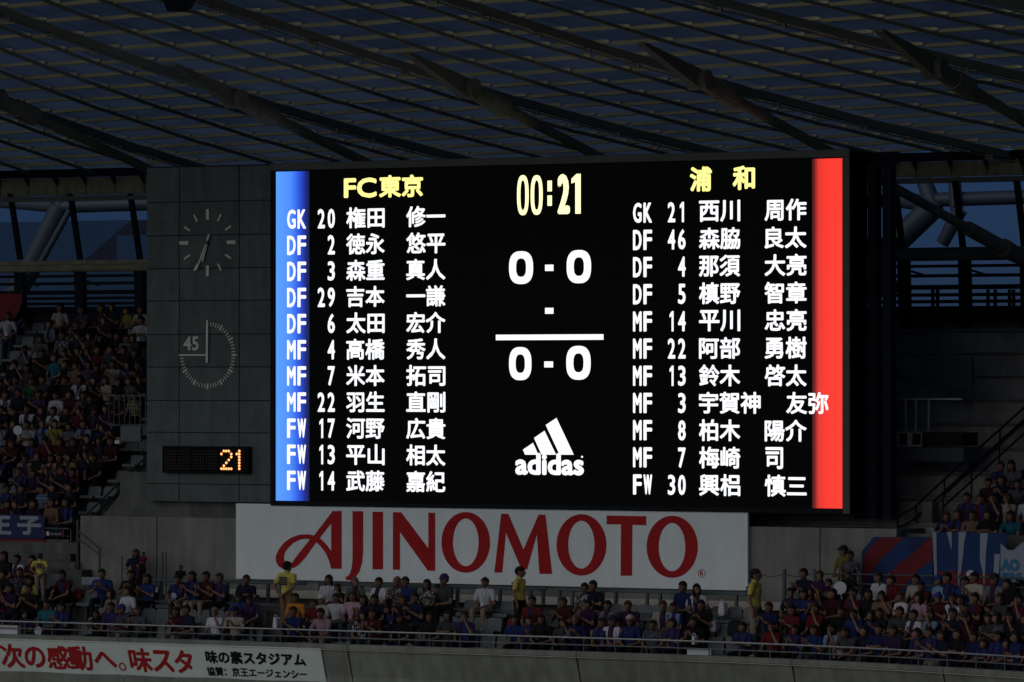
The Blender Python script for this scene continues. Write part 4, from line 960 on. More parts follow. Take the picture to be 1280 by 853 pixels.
def head(c, yaw=0.0, nod=0.0):
    c = Vector(c); q = Matrix.Rotation(yaw, 3, 'Z') @ Matrix.Rotation(nod, 3, 'X')
    out = [('head', c, c + q @ V3(0, .005, .03), (.076, .092, .10), (.078, .095, .085)), ('head', c + q @ V3(0, -.035, -.055), c + q @ V3(0, -.035, -.056), (.05, .05, .05), (.05, .05, .05)),
           ('head', c + q @ V3(0, -.093, .01), c + q @ V3(0, -.107, -.022), .011, .016),
           ('head', c + q @ V3(.078, .005, -.005), c + q @ V3(.080, .01, .03), .012, .014), ('head', c + q @ V3(-.078, .005, -.005), c + q @ V3(-.080, .01, .03), .012, .014),
           ('head', c + q @ V3(-.02, -.083, .03), c + q @ V3(.02, -.083, .03), .018, .018), ('head', c + q @ V3(-.012, -.086, -.052), c + q @ V3(.012, -.086, -.052), .012, .012)]
    return out, q
def make_pose(kind, arms, lean=0.0, yaw=0.0, nod=0.0, slim=1.0):
    if kind == 'seated':
        pel = V3(0, 0, .50); chest = V3(0, -.05 - lean, .82 - lean * .25); nb = V3(0, -.06 - lean * 1.3, .97 - lean * .3); hc = V3(0, -.085 - lean * 1.45, 1.115 - lean * .33)
        legs = [('leg', V3(s * .09, 0, .48), V3(s * .14, -.44, .49), .085, .06) for s in (-1, 1)] + [('leg', V3(s * .14, -.44, .49), V3(s * .13, -.41, .12), .058, .042) for s in (-1, 1)]
        feet = [('shoe', V3(s * .13, -.40, .06), V3(s * .15, -.55, .045), .046, .036) for s in (-1, 1)]
    else:
        pel = V3(0, 0, .93); chest = V3(0, -.01, 1.27); nb = V3(0, 0, 1.42); hc = V3(0, -.03, 1.575)
        legs = [('leg', V3(s * .085, 0, .90), V3(s * .10, -.02, .49), .085, .062) for s in (-1, 1)] + [('leg', V3(s * .10, -.02, .49), V3(s * .11, .02, .10), .058, .044) for s in (-1, 1)]
        feet = [('shoe', V3(s * .11, .02, .055), V3(s * .14, -.13, .042), .048, .036) for s in (-1, 1)]
    w = .15 * slim
    caps = [('torso', pel, pel.lerp(chest, .55), (w, .105, .12), (.125 * slim, .10, .12)), ('torso', pel.lerp(chest, .55), chest, (.125 * slim, .10, .12), (w + .012, .115, .13)),
            ('torso', chest + V3(-.14 * slim, 0, .10), chest + V3(.14 * slim, 0, .10), .062, .062), ('torso', chest, nb, (.12, .09, .1), (.062, .06, .05)), ('neck', nb, hc - V3(0, -.015, .05), .052, .05), ('hips', pel, pel, (w, .12, .10), (w, .12, .10))] + legs + feet
    hd, q = head(hc, yaw, nod); caps += hd
    for s in (-1, 1):
        sh = chest + V3(s * .19 * slim, 0, .10); caps.append(('sleeve', chest + V3(s * .12 * slim, 0, .10), sh, .06, .056)); el, wr, fd = arms[0 if s < 0 else 1]
        def mp(p):
            p = Vector(p); return V3(s * p.x, p.y - (lean if kind == 'seated' else 0) * .8, p.z)
        fdv = None if fd is None else V3(s * fd[0], fd[1], fd[2])
        caps += arm(sh, mp(el), mp(wr), -s, fdir=fdv)
    return caps, hc, q
LAP = ((.25, -.10, .64), (.11, -.30, .60), (-.4, -.8, -.1)); CLAP = ((.27, -.16, .68), (.05, -.36, .84), (-.15, -.5, .8)); KNEE = ((.24, -.26, .64), (.10, -.42, .57), (-.3, -.8, -.3))
FACE = ((.26, -.22, .74), (.10, -.20, 1.0), (-.4, .1, .9)); CROSS = ((.25, -.14, .70), (-.02, -.23, .76), (-1, -.1, .1)); UP = ((.32, -.12, .86), (.24, -.28, 1.10), (0, -.3, 1))
SIDE = ((.26, .02, 1.12), (.25, -.05, .88), (0, -.1, -1)); BACKH = ((.28, .10, 1.13), (.05, .17, .95), (-.8, .1, -.6)); FRONTH = ((.27, -.06, 1.13), (.06, -.22, 1.02), (-.8, -.3, -.3))
POSES = {
 'lap': make_pose('seated', (LAP, LAP)), 'clap': make_pose('seated', (CLAP, CLAP)), 'lean': make_pose('seated', (KNEE, KNEE), lean=.14, nod=.1),
 'chin': make_pose('seated', (LAP, FACE), yaw=.2), 'cross': make_pose('seated', (CROSS, CROSS), yaw=-.25), 'turn': make_pose('seated', (LAP, CLAP), yaw=.7, slim=.9),
 'raise': make_pose('seated', (UP, LAP), yaw=-.3, nod=-.1), 'slim': make_pose('seated', (LAP, LAP), yaw=-.5, slim=.84),
 'stand': make_pose('standing', (SIDE, SIDE), yaw=.2), 'stand_behind': make_pose('standing', (BACKH, BACKH)), 'stand_front': make_pose('standing', (FRONTH, FRONTH), yaw=-.3, slim=.88)}
BODY = {}
def hair_mesh(style, hc, q):
    bm = bmesh.new(); bmesh.ops.create_uvsphere(bm, u_segments=16, v_segments=12, radius=1.0)
    for v in bm.verts:
        r_ = 1 + .05 * math.sin(v.co.x * 9 + v.co.z * 7) + .04 * math.sin(v.co.y * 13); v.co = Vector((v.co.x * .094, v.co.y * .112, v.co.z * .115)) * r_ + V3(0, .014, .030)
    def cut(v):
        hairline = .045 if v.y < -.045 else (.0 if v.y < .02 else -.06)
        return v.z < hairline + (0.0 if style != 'cap' else .0)
    dele = [v for v in bm.verts if cut(v.co)]
    bmesh.ops.delete(bm, geom=dele, context='VERTS')
    if style == 'long':
        r = bmesh.ops.create_uvsphere(bm, u_segments=12, v_segments=8, radius=1.0)
        for v in r['verts']: v.co = Vector((v.co.x * .095, v.co.y * .055 + .055, v.co.z * .17 - .07))
        for s in (-1, 1):
            r = bmesh.ops.create_uvsphere(bm, u_segments=8, v_segments=6, radius=1.0)
            for v in r['verts']: v.co = Vector((v.co.x * .022 + s * .082, v.co.y * .04 + .0, v.co.z * .13 - .04))
    if style == 'bun':
        r = bmesh.ops.create_uvsphere(bm, u_segments=8, v_segments=6, radius=.045)
        for v in r['verts']: v.co += V3(0, .12, .03)
    if style == 'cap':
        for v in bm.verts: v.co = v.co * 1.06 + V3(0, 0, .008)
        n = 9; rim = [bm.verts.new((.075 * math.sin((k / (n - 1) - .5) * 2.6), -.085 - .085 * math.cos((k / (n - 1) - .5) * 2.6), .048)) for k in range(n)]; rin = [bm.verts.new((.078 * math.sin((k / (n - 1) - .5) * 2.6), -.07 - .012 * math.cos((k / (n - 1) - .5) * 2.6), .062)) for k in range(n)]
        for k in range(n - 1): bm.faces.new((rim[k], rim[k+1], rin[k+1], rin[k]))
    if style == 'hat':
        n = 18
        a = [bm.verts.new((.17 * math.cos(6.283 * k / n), .19 * math.sin(6.283 * k / n), .045)) for k in range(n)]; b = [bm.verts.new((.08 * math.cos(6.283 * k / n), .10 * math.sin(6.283 * k / n), .065)) for k in range(n)]
        for k in range(n): bm.faces.new((a[k], a[(k+1) % n], b[(k+1) % n], b[k]))
    for v in bm.verts: v.co = q @ v.co + hc
    me = bpy.data.meshes.new(style); bm.to_mesh(me); bm.free()
    for p in me.polygons: p.use_smooth = True
    return me
def region_mesh(me, idx, push, name):
    sel = set(idx); used = sorted({v for i in idx for v in me.polygons[i].vertices}); mp = {v: k for k, v in enumerate(used)}
    vs = [me.vertices[v].co + me.vertices[v].normal * push for v in used]
    m2 = bpy.data.meshes.new(name); m2.from_pydata([tuple(v) for v in vs], [], [tuple(mp[v] for v in me.polygons[i].vertices) for i in idx]); m2.update()
    for p in m2.polygons: p.use_smooth = True
    return m2
for nm, (caps, hc, q) in POSES.items():
    me = capsule_field(caps, 'body'); C_ = np.array([p.center[:] for p in me.polygons])
    best = None; tags = []
    D = []
    for (tg, a, b, ra, rb_) in caps:
        r = sum(x if not isinstance(x, tuple) else sum(x) / 3 for x in (ra, rb_)) / 2; D.append(seg_dist(C_, a, b, r)); tags.append(tg)
    lab = np.array(D).argmin(0)
    grp = [tags[i] for i in lab]
    # eyes, brows and mouth as small pieces of the same mesh
    bm = bmesh.new(); bm.from_mesh(me)
    def blob(c, r, mi):
        n0 = len(bm.faces); bmesh.ops.create_uvsphere(bm, u_segments=8, v_segments=6, radius=1.0, matrix=Matrix.Translation(Vector(hc) + q @ Vector(c)) @ q.to_4x4() @ Matrix.Diagonal((*r, 1)))
        bm.faces.ensure_lookup_table()
        for f in bm.faces[n0:]: f.material_index = mi; f.smooth = True
    for s in (-1, 1): blob((s * .03, -.088, .012), (.013, .008, .007), 1); blob((s * .032, -.094, .034), (.019, .006, .004), 1)
    blob((0, -.094, -.058), (.022, .008, .006), 2)
    bm.to_mesh(me); bm.free()
    me.materials.append(skin_m); me.materials.append(eye_m); me.materials.append(lip_m)
    pm_ = {'shirt': [i for i, g_ in enumerate(grp) if g_ in ('torso', 'sleeve')], 'trousers': [i for i, g_ in enumerate(grp) if g_ in ('hips', 'leg')], 'shoes': [i for i, g_ in enumerate(grp) if g_ == 'shoe']}
    BODY[nm] = {'body': me, 'shirt': region_mesh(me, pm_['shirt'], .013, 'shirt'), 'trousers': region_mesh(me, pm_['trousers'], .009, 'trousers'), 'shoes': region_mesh(me, pm_['shoes'], .008, 'shoes')}
    BODY[nm]['shirt'].materials.append(CLOTH['plain']); BODY[nm]['trousers'].materials.append(CLOTH['plain']); BODY[nm]['shoes'].materials.append(shoe_m)
    for st in ('short', 'long', 'bun', 'cap', 'hat'):
        h = hair_mesh(st, hc, q); h.materials.append(CLOTH['plain']); BODY[nm][st] = h
COLLAR, LANY = {}, {}
for nm, (caps, hc, q) in POSES.items():
    tc_ = next(c for c in caps if c[0] == 'neck'); nb_ = Vector(tc_[1]); m = MB()
    ring = [nb_ + V3(.066 * math.cos(a_), .066 * math.sin(a_) - .004, .012 - .03 * max(0, -math.sin(a_))) for a_ in [2 * math.pi * k_ / 12 - math.pi / 2 + .2 for k_ in range(12)]]
    m.path(ring, .013, 5); COLLAR[nm] = m.mesh('collar', CLOTH['plain'])
    m = MB(); a_ = nb_ + V3(-.06, -.05, -.01); b_ = nb_ + V3(.06, -.05, -.01); c_ = nb_ + V3(0, -.155, -.30)
    m.tube(a_, a_ + V3(.015, -.085, -.09), .006, .006, 5); m.tube(a_ + V3(.015, -.085, -.09), c_, .006, .006, 5); m.tube(b_, b_ + V3(-.015, -.085, -.09), .006, .006, 5); m.tube(b_ + V3(-.015, -.085, -.09), c_, .006, .006, 5)
    m.box(tuple(c_ + V3(-.035, -.006, -.09)), tuple(c_ + V3(.035, .004, 0))); LANY[nm] = m.mesh('lanyard', white_m)
print('body tris', {k: len(v['body'].polygons) for k, v in BODY.items()})

C_ = {'white': (.62, .64, .68), 'cream': (.50, .46, .38), 'beige': (.40, .33, .25), 'grey': (.22, .23, .25), 'dark grey': (.07, .075, .08), 'black': (.012, .012, .014), 'navy': (.014, .018, .055), 'blue': (.016, .03, .15),
      'bright blue': (.025, .075, .32), 'teal': (.03, .20, .30), 'light blue': (.22, .34, .50), 'red': (.22, .014, .014), 'maroon': (.085, .010, .02), 'magenta': (.20, .015, .045), 'pink': (.50, .31, .38), 'purple': (.05, .018, .085),
      'orange': (.62, .22, .03), 'yellow': (.60, .52, .11), 'green': (.03, .16, .07), 'olive': (.25, .23, .03), 'tan': (.36, .22, .14)}
PEOPLE = []
def person(P, yaw, shirt, style, pose, hair='short', scale=1.0, trousers='navy', haircol=None, where='', extra=None, show_legs=True):
    B = BODY[pose]
    t = bpy.data.objects.new('person', None); COL.objects.link(t); t.location = P; t.rotation_euler.z = yaw; t.scale = (scale,) * 3 if not extra else (scale * 1.1, scale * 1.1, scale); t.empty_display_size = .2
    k = random.uniform(.75, 1.15) * (.72 if 'upper stand' in where else 1.0) * (1.5 if shirt in ('white', 'cream', 'pink', 'orange', 'light blue') else 1.0)  # upper stand shirts are darkened to stand in for the shadow there
    if extra and 'steward' in extra: k = 1.7
    put('body', B['body'], t)
    o = o_shirt = put('shirt', B['shirt'], t); o.color = (*[min(1, c * k * .42) for c in C_[shirt]], 1)
    if style != 'plain': o.material_slots[0].link = 'OBJECT'; o.material_slots[0].material = CLOTH[style]
    o = put('trousers', B['trousers'], t); o.color = (*[c * .5 for c in C_[trousers]], 1)
    put('shoes', B['shoes'], t)
    o = put('hair' if hair in ('short', 'long', 'bun') else 'hat' if hair == 'hat' else 'cap', B[hair], t)
    hcx = haircol or ((.013, .010, .009) if random.random() < .8 else (.035, .018, .010)); o.color = (*hcx, 1)
    if pose in COLLAR and shirt in ('white', 'grey', 'light blue', 'navy', 'blue', 'dark grey') and style == 'plain' and random.random() < .6:
        oc = put('collar', COLLAR[pose], t); oc.color = tuple(min(1, c * 1.15) for c in o_shirt.color[:3]) + (1,)
    if pose in COLLAR and (shirt in ('white', 'bright blue') and random.random() < .35) and not extra: put('lanyard', LANY[pose], t)
    tag(t, None, 'person', None)
    sw = {'plain': '', 'halves': 'red and blue striped ', 'centre': '', 'hoops': 'hooped ', 'print': 'patterned '}[style]
    cw_ = 'red and blue striped jersey' if style == 'halves' else f"{shirt} shirt with dark scarf" if style == 'centre' else f"{sw}{shirt} shirt"
    pw = {'lap': 'hands in lap', 'clap': 'clapping', 'lean': 'leaning forward', 'chin': 'hand at face', 'cross': 'arms folded', 'turn': 'head turned', 'raise': 'one hand raised', 'slim': 'slight build', 'stand': 'standing', 'stand_behind': 'standing, hands behind back', 'stand_front': 'standing, hands in front'}[pose]
    hw = {'short': '', 'long': 'long hair', 'bun': 'hair in bun', 'cap': 'cap', 'hat': 'brimmed hat'}[hair]
    PEOPLE.append(dict(o=t, cloth=cw_, pose=pw, hair=hw, where=where, child=scale < .98 and not extra, extra=extra))
    return t
def lower_place(px, row, dY=0.0):
    X = Xat(px, ROW_Y[row])
    for _ in range(6): X = Xat(px, ROW_Y[row] + dY + bend(X))
    return Vector((X, ROW_Y[row] + dY + bend(X), CZ + ROW_Z[row]))
def spot(px):
    for lim, w in ((60, 'at far left edge'), (100, 'by the left stair'), (200, 'below left concrete wall'), (295, 'just left of sign'), (345, "under sign's blank left end"), (426, 'under letter A'), (456, 'under letter J'), (488, 'under letter I'), (550, 'under letter N'), (616, 'under first letter O'),
                   (700, 'under letter M'), (757, 'under second letter O'), (808, 'under letter T'), (876, 'under last letter O'), (936, 'under right end of sign'), (1000, 'right of sign'), (1070, 'below right concrete wall'), (1165, 'below striped flag'), (1250, 'below lettered flag'), (9999, 'at far right edge')):
        if px < lim: return w
RN_ = ['front row', 'second row', 'third row', 'back row']
P_ALL = ['lap', 'clap', 'lean', 'chin', 'cross', 'turn', 'slim', 'lap', 'clap']
TR = ['navy', 'black', 'beige', 'dark grey', 'navy', 'black']
def LP(row, items):
    for it in items:
        px, shirt, style = it[:3]; opt = it[3] if len(it) > 3 else {}
        P = lower_place(px, row); sc_ = opt.get('s', random.uniform(.95, 1.04)) * 1.14; pose = opt.get('p', random.choice(P_ALL))
        P.z += 0.02
        person(P, face_yaw(P.x) + random.uniform(-.3, .3), shirt, style, pose, opt.get('h', random.choice(['short', 'short', 'short', 'long', 'cap' if random.random() < .25 else 'short'])), sc_, opt.get('t', random.choice(TR)), opt.get('hc'), f"{RN_[row]}, {spot(px)}")
        OCC[row].append(P.x)
OCC = {0: [], 1: [], 2: [], 3: []}
pl_, hv, ce, hp_, pr = 'plain', 'halves', 'centre', 'hoops', 'print'
LP(0, [(5,'navy',pl_),(34,'maroon',hv,{'s':.8}),(61,'teal',pl_),(80,'navy',hv),(122,'black',pl_,{'s':.85,'h':'long'}),(141,'purple',hv),(154,'dark grey',pr,{'h':'cap','hc':(.02,.03,.15)}),(175,'grey',pr),(222,'maroon',pl_,{'h':'long'}),(236,'navy',pl_),(271,'white',pl_,{'hc':(.12,.12,.12),'p':'chin'}),(295,'cream',pl_,{'h':'cap','hc':(.01,.01,.03),'p':'clap'}),
 (369,'blue',pl_,{'p':'clap','h':'short'}),(382,'black',pl_,{'s':.72}),(409,'pink',hp_ if False else pl_,{'s':1.06,'p':'lean','h':'short'}),(454,'white',pr,{'h':'long'}),(468,'maroon',pl_),(502,'black',pl_,{'p':'lap'}),(539,'black',pl_,{'h':'long','p':'lap'}),(562,'dark grey',pl_,{'p':'cross'}),(583,'purple',hv,{'p':'chin','s':1.03}),
 (645,'blue',hv,{'p':'lap'}),(662,'purple',hv),(678,'black',pl_,{'h':'long','p':'lap'}),(705,'dark grey',pl_,{'p':'chin'}),(720,'blue',pl_,{'hc':(.09,.06,.045),'p':'clap'}),(754,'purple',hv),(767,'white',ce,{'h':'cap','hc':(.02,.02,.05),'p':'lap'}),(789,'blue',hv,{'h':'cap','hc':(.35,.31,.25),'p':'lap','s':1.03}),(817,'grey',pr,{'p':'lap','h':'short'}),(843,'maroon',hv,{'p':'cross'}),(868,'black',pl_,{'h':'long','p':'clap'}),
 (930,'purple',hv,{'s':.97}),(967,'red',pl_,{'p':'chin'}),(995,'purple',hv,{'p':'clap'}),(1020,'blue',hv,{'p':'clap'}),(1042,'light blue',ce),(1053,'white',pl_,{'s':.9,'h':'short'}),(1064,'dark grey',pl_,{'p':'lean'}),(1083,'navy',pl_),(1100,'blue',pl_,{'p':'cross'}),(1119,'purple',pl_,{'p':'lap'}),(1149,'maroon',hv),(1164,'purple',hv,{'p':'clap'}),(1180,'navy',pl_),(1200,'black',pl_),(1220,'blue',pl_,{'p':'lap'}),(1231,'navy',hv,{'s':.85}),(1250,'blue',hv),(1261,'maroon',pl_,{'s':.88}),(1273,'blue',pl_),(1292,'maroon',pl_)])
LP(1, [(2,'magenta',pl_),(15,'purple',pl_,{'p':'clap'}),(38,'black',pl_),(142,'beige',pl_,{'h':'long','p':'slim'}),(162,'white',pl_,{'h':'bun','p':'slim'}),(300,'bright blue',hv,{'p':'clap'}),(317,'maroon',hv,{'p':'lean'}),(371,'orange',pl_,{'p':'lap','h':'short','s':.97}),(395,'red',pl_,{'s':.86,'h':'short','p':'lap'}),(405,'cream',pl_,{'h':'cap','hc':(.5,.5,.48),'p':'lap','s':.95}),(422,'white',pl_,{'p':'lap','h':'short'}),(443,'pink',pl_,{'p':'lap','h':'short','s':1.04,'t':'dark grey'}),(457,'black',pl_,{'h':'long','p':'clap'}),
 (474,'navy',pl_,{'p':'lean','s':1.04}),(493,'purple',hv,{'s':.82}),(506,'black',pl_,{'h':'long','p':'clap'}),(521,'navy',pl_,{'p':'clap','h':'short','s':1.04}),(667,'red',ce,{'p':'lap','h':'short'}),(706,'maroon',pl_,{'h':'short'}),(737,'purple',pl_,{'p':'clap','h':'short'}),(762,'grey',ce,{'p':'lap'}),(789,'purple',pl_,{'p':'lean','h':'short'}),(830,'cream',ce,{'p':'lap','h':'short'}),(844,'light blue',hv,{'p':'lap'}),(878,'black',pl_,{'p':'clap','h':'short'}),
 (963,'blue',pl_,{'p':'clap','h':'short'}),(992,'magenta',pl_,{'p':'clap','h':'short'}),(1022,'red',pl_,{'p':'chin','s':1.04}),(1053,'black',pl_,{'h':'short'}),(1069,'blue',hv,{'p':'chin'}),(1092,'blue',pl_,{'h':'long'}),(1103,'navy',pl_,{'h':'long'}),(1116,'purple',pr,{'s':.84}),(1126,'dark grey',pl_,{'h':'short','s':1.04,'p':'cross'}),(1145,'white',ce,{'p':'lap','h':'short'}),(1166,'light blue',ce,{'p':'chin'}),(1193,'navy',pl_,{'p':'clap','s':1.05}),(1212,'maroon',pl_),(1238,'dark grey',pl_),(1250,'grey',pr,{'h':'long'}),(1266,'black',pl_),(1286,'navy',pl_)])
LP(2, [(6,'black',pl_),(26,'black',pr,{'h':'long'}),(39,'yellow',pl_,{'s':.85}),(87,'maroon',ce,{'p':'lean','h':'short'}),(129,'bright blue',hv,{'p':'clap','h':'short','s':1.04}),(165,'black',pl_,{'h':'short'}),(187,'bright blue',hv,{'p':'clap'}),(228,'purple',hv,{'p':'lean'}),(243,'blue',hv,{'p':'clap','h':'long'}),(260,'maroon',pl_,{'p':'clap','t':'beige','h':'short'}),(277,'maroon',hv,{'p':'clap','h':'short'}),(309,'navy',pl_,{'h':'short'}),
 (413,'white',pl_,{'h':'long','p':'lap'}),(424,'black',pl_,{'s':.86,'h':'long'}),(445,'grey',ce,{'hc':(.10,.07,.055),'p':'turn'}),(476,'white',ce,{'p':'lap','h':'short'}),(498,'cream',pr,{'h':'long','hc':(.16,.08,.03)}),(509,'bright blue',pl_,{'p':'lap','h':'short','s':1.02}),(536,'cream',pr,{'h':'long','p':'lap'}),(549,'black',pl_,{'s':.88}),(558,'dark grey',pl_,{'h':'cap','hc':(.04,.025,.12),'s':1.08,'p':'lap'}),(608,'white',pl_,{'h':'short','p':'raise' if False else 'lap','s':1.04,'t':'beige'}),
 (733,'cream',pr,{'h':'short','p':'lap'}),(743,'navy',pl_,{'h':'short','p':'cross','s':1.03}),(856,'blue',pl_,{'h':'short','p':'lap','s':1.05}),(872,'white',ce,{'h':'long','p':'turn'}),(990,'navy',ce,{'h':'short'}),(1006,'blue',hv,{'p':'cross'}),(1024,'purple',pl_,{'p':'clap','h':'short'}),(1043,'maroon',pl_,{'p':'raise'}),(1069,'magenta',ce,{'h':'short'}),(1087,'black',pl_,{'h':'long','p':'lap'}),(1104,'tan',pl_,{'h':'long'}),(1129,'white',pl_,{'h':'short','p':'turn'}),(1151,'pink',pl_,{'h':'long'}),(1176,'maroon',pl_,{'h':'cap','hc':(.02,.04,.2)}),(1194,'white',ce,{'h':'long'}),(1204,'grey',pl_,{'h':'long','s':.97}),(1222,'maroon',ce,{'h':'short'}),(1253,'dark grey',pl_),(1277,'magenta',ce,{'p':'chin'})])
LP(3, [(8,'black',pl_,{'h':'long'}),(24,'white',ce,{'h':'short','p':'lap'}),(43,'maroon',pl_,{'h':'short'}),(1007,'navy',pl_,{'p':'clap','h':'short'}),(1028,'purple',pl_,{'h':'short'}),(1038,'black',pl_,{'s':.85}),(1101,'white',pl_,{'h':'short','p':'lap','s':1.0}),(1117,'red',pl_,{'p':'raise','s':.95}),(1147,'cream',pl_,{'h':'bun','p':'lap','s':.98}),(1160,'maroon',pl_,{'s':.9}),(1176,'light blue',pl_,{'h':'cap','hc':(.02,.04,.2)}),(1187,'navy',hv),(1208,'bright blue',pl_,{'h':'short'}),(1220,'cream',pl_,{'h':'short','s':1.06}),(1245,'grey',ce,{'h':'cap','hc':(.02,.02,.02),'s':1.04}),(1262,'black',pl_)])
# standing people
def stander(px, py_top, Y, floor, yaw, shirt, style, pose, hair, where, trousers='beige', extra=None, hc=None):
    top = atY(px, py_top, Y); h = top.z - floor; sc_ = h / 1.70
    return person(Vector((top.x, Y, floor)), yaw, shirt, style, pose, hair, sc_, trousers, hc, where, extra)
st = []
st.append(stander(50, 692, -2.9, CZ - 6.35 - .0, R(200), 'yellow', pl_, 'stand_behind', 'short', '', extra='steward in yellow shirt standing at far left, hands behind back'))
st.append(stander(358.5, 702.5, -2.9, CZ + ROW_Z[1] + .2, R(170), 'yellow', pl_, 'stand_behind', 'short', '', 'tan', extra='steward in yellow shirt seen from behind, below the letter A of the sign'))
st.append(stander(649, 709, -2.9, CZ + ROW_Z[1] + .2, R(100), 'yellow', pl_, 'stand', 'short', '', 'black', extra='steward in yellow shirt and dark trousers facing right, below the letter M'))
st.append(stander(943, 712, -3.2, CZ + ROW_Z[1] + .1, R(100), 'yellow', pl_, 'stand', 'short', '', 'beige', extra='steward in yellow shirt and beige trousers right of the sign, facing right'))
for t in st:
    # dark print between the shoulders
    m = MB()
    for r_ in range(4):
        for c_ in range(5): x = -.10 + c_ * .042; m.box((x, .112 + .0 * r_, 1.32 - r_ * .05), (x + .03, .135, 1.355 - r_ * .05))
    o = m.build('back_print', navy, t)
stander(170, 687, -.95, CZ - 6.55, .4, 'navy', pl_, 'stand_front', 'long', '', 'black', 'woman in navy top standing at the left concrete wall holding a child')
P = stander(179.5, 690.5, -1.25, CZ - 5.75, -.2, 'magenta', pl_, 'stand', 'short', '', 'black', 'small child in red top carried by the woman at the wall')
stander(173, 704, -1.5, CZ - 6.31, .3, 'black', ce, 'stand', 'short', '', 'black', 'dark haired person in black bending before the woman with the child')
stander(226, 707, -1.3, CZ - 6.31, .2, 'black', pl_, 'stand_front', 'short', '', 'black', 'small child in black standing alone at the wall left of the sign')
stander(1055, 682.5, -1.0, CZ - 6.31, -.5, 'olive', pl_, 'stand_front', 'hat', '', 'olive', 'person in olive coat and black brimmed hat at the right concrete wall', hc=(.01, .01, .01))
stander(1063, 689, -1.35, CZ - 6.31, -.2, 'tan', pr, 'stand', 'short', '', 'grey', 'child in patterned tan top beside the person in the black hat')
stander(1060, 715, -1.9, CZ - 6.31 - .1, .3, 'black', pl_, 'stand_front', 'short', '', 'black', 'person dressed in black standing beside a white round fan')
# left upper stand crowd
UP = {13: [(25,'navy',hv),(76,'cream',pl_),(111,'maroon',pr),(129,'navy',ce),(143,'navy',pl_),(161,'yellow',pl_),(178,'cream',ce)],
 12: [(10,'white',pl_,'stand'),(65,'light blue',ce),(98,'navy',pl_),(132,'purple',pl_),(178,'white',pl_)],
 11: [(52,'grey',pl_),(80,'cream',pr),(98,'black',ce),(113,'dark grey',pl_),(148,'black',pl_),(160,'grey',pl_),(169,'dark grey',pl_)],
 10: [(32,'grey',pr),(55,'black',pl_),(83,'beige',pl_),(98,'maroon',pl_),(111,'blue',pl_),(124,'red',pl_),(140,'dark grey',pl_),(157,'maroon',pl_),(170,'navy',pl_)],
 9: [(19,'black',pl_),(36,'dark grey',pl_),(69,'teal',pl_,'stand'),(84,'black',pl_),(96,'tan',pl_),(113,'maroon',pr),(128,'navy',pl_),(143,'cream',pl_),(160,'maroon',hv),(174,'black',pl_)],
 8: [(9,'navy',pl_),(21,'maroon',pr),(41,'green',pl_),(56,'dark grey',pl_),(84,'black',pl_),(100,'white',ce),(118,'navy',pl_),(135,'cream',pl_),(150,'black',pl_),(164,'grey',pr),(177,'black',pl_)],
 7: [(9,'white',ce),(25,'navy',pl_),(51,'red',hv),(72,'white',pl_),(90,'maroon',pl_),(106,'dark grey',pl_),(120,'navy',pl_),(150,'black',pl_),(170,'yellow',hp_)],
 6: [(4,'navy',pl_),(20,'black',pl_),(36,'white',ce),(52,'navy',pl_),(69,'white',ce),(85,'black',pl_),(100,'magenta',pl_),(120,'black',ce),(134,'purple',pl_)],
 5: [(2,'light blue',pl_),(20,'black',pl_),(35,'white',pl_),(55,'light blue',hv),(70,'yellow',pl_),(88,'grey',pl_),(107,'light blue',ce),(128,'blue',pl_),(142,'black',pl_)],
 4: [(8,'dark grey',pl_),(25,'maroon',pl_),(42,'maroon',hv),(58,'magenta',pl_),(77,'maroon',pl_),(94,'black',pl_),(110,'black',pl_),(125,'black',ce),(141,'maroon',pl_)],
 3: [(8,'navy',hv),(33,'beige',ce),(50,'black',pl_),(66,'orange',hv),(76,'navy',pl_),(88,'yellow',ce),(109,'navy',pl_),(124,'black',pl_)],
 2: [(26,'maroon',hv),(44,'purple',pl_),(62,'black',ce),(80,'navy',pl_),(93,'maroon',pl_)],
 1: [(11,'purple',hv),(30,'navy',pl_),(55,'light blue',hp_),(69,'navy',pl_),(90,'black',ce)],
 0: [(11,'maroon',pl_),(20,'navy',pl_),(44,'purple',pl_),(67,'tan',pl_),(86,'black',hv)]}
WN = ['front', 'second', 'third', 'fourth', 'fifth', 'sixth', 'seventh', 'eighth', 'ninth', 'tenth', 'eleventh', 'twelfth', 'thirteenth', 'top']
UOCC = {r: [] for r in UP}
for r_, L in UP.items():
    L = [q for q in L if q[0] > -9]
    for it in L:
        px, sh, stl = it[:3]; pose = random.choice(P_ALL); extra_up = len(it) > 3
        X = Xat(px, uY(r_))
        side = 'left part' if px < 62 else 'middle' if px < 122 else 'near clock wall'
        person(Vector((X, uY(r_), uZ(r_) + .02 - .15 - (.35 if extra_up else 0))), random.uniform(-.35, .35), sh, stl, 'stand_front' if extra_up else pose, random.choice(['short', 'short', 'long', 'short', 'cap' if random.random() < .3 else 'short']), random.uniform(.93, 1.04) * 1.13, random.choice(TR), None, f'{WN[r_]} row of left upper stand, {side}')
        UOCC[r_].append(X)
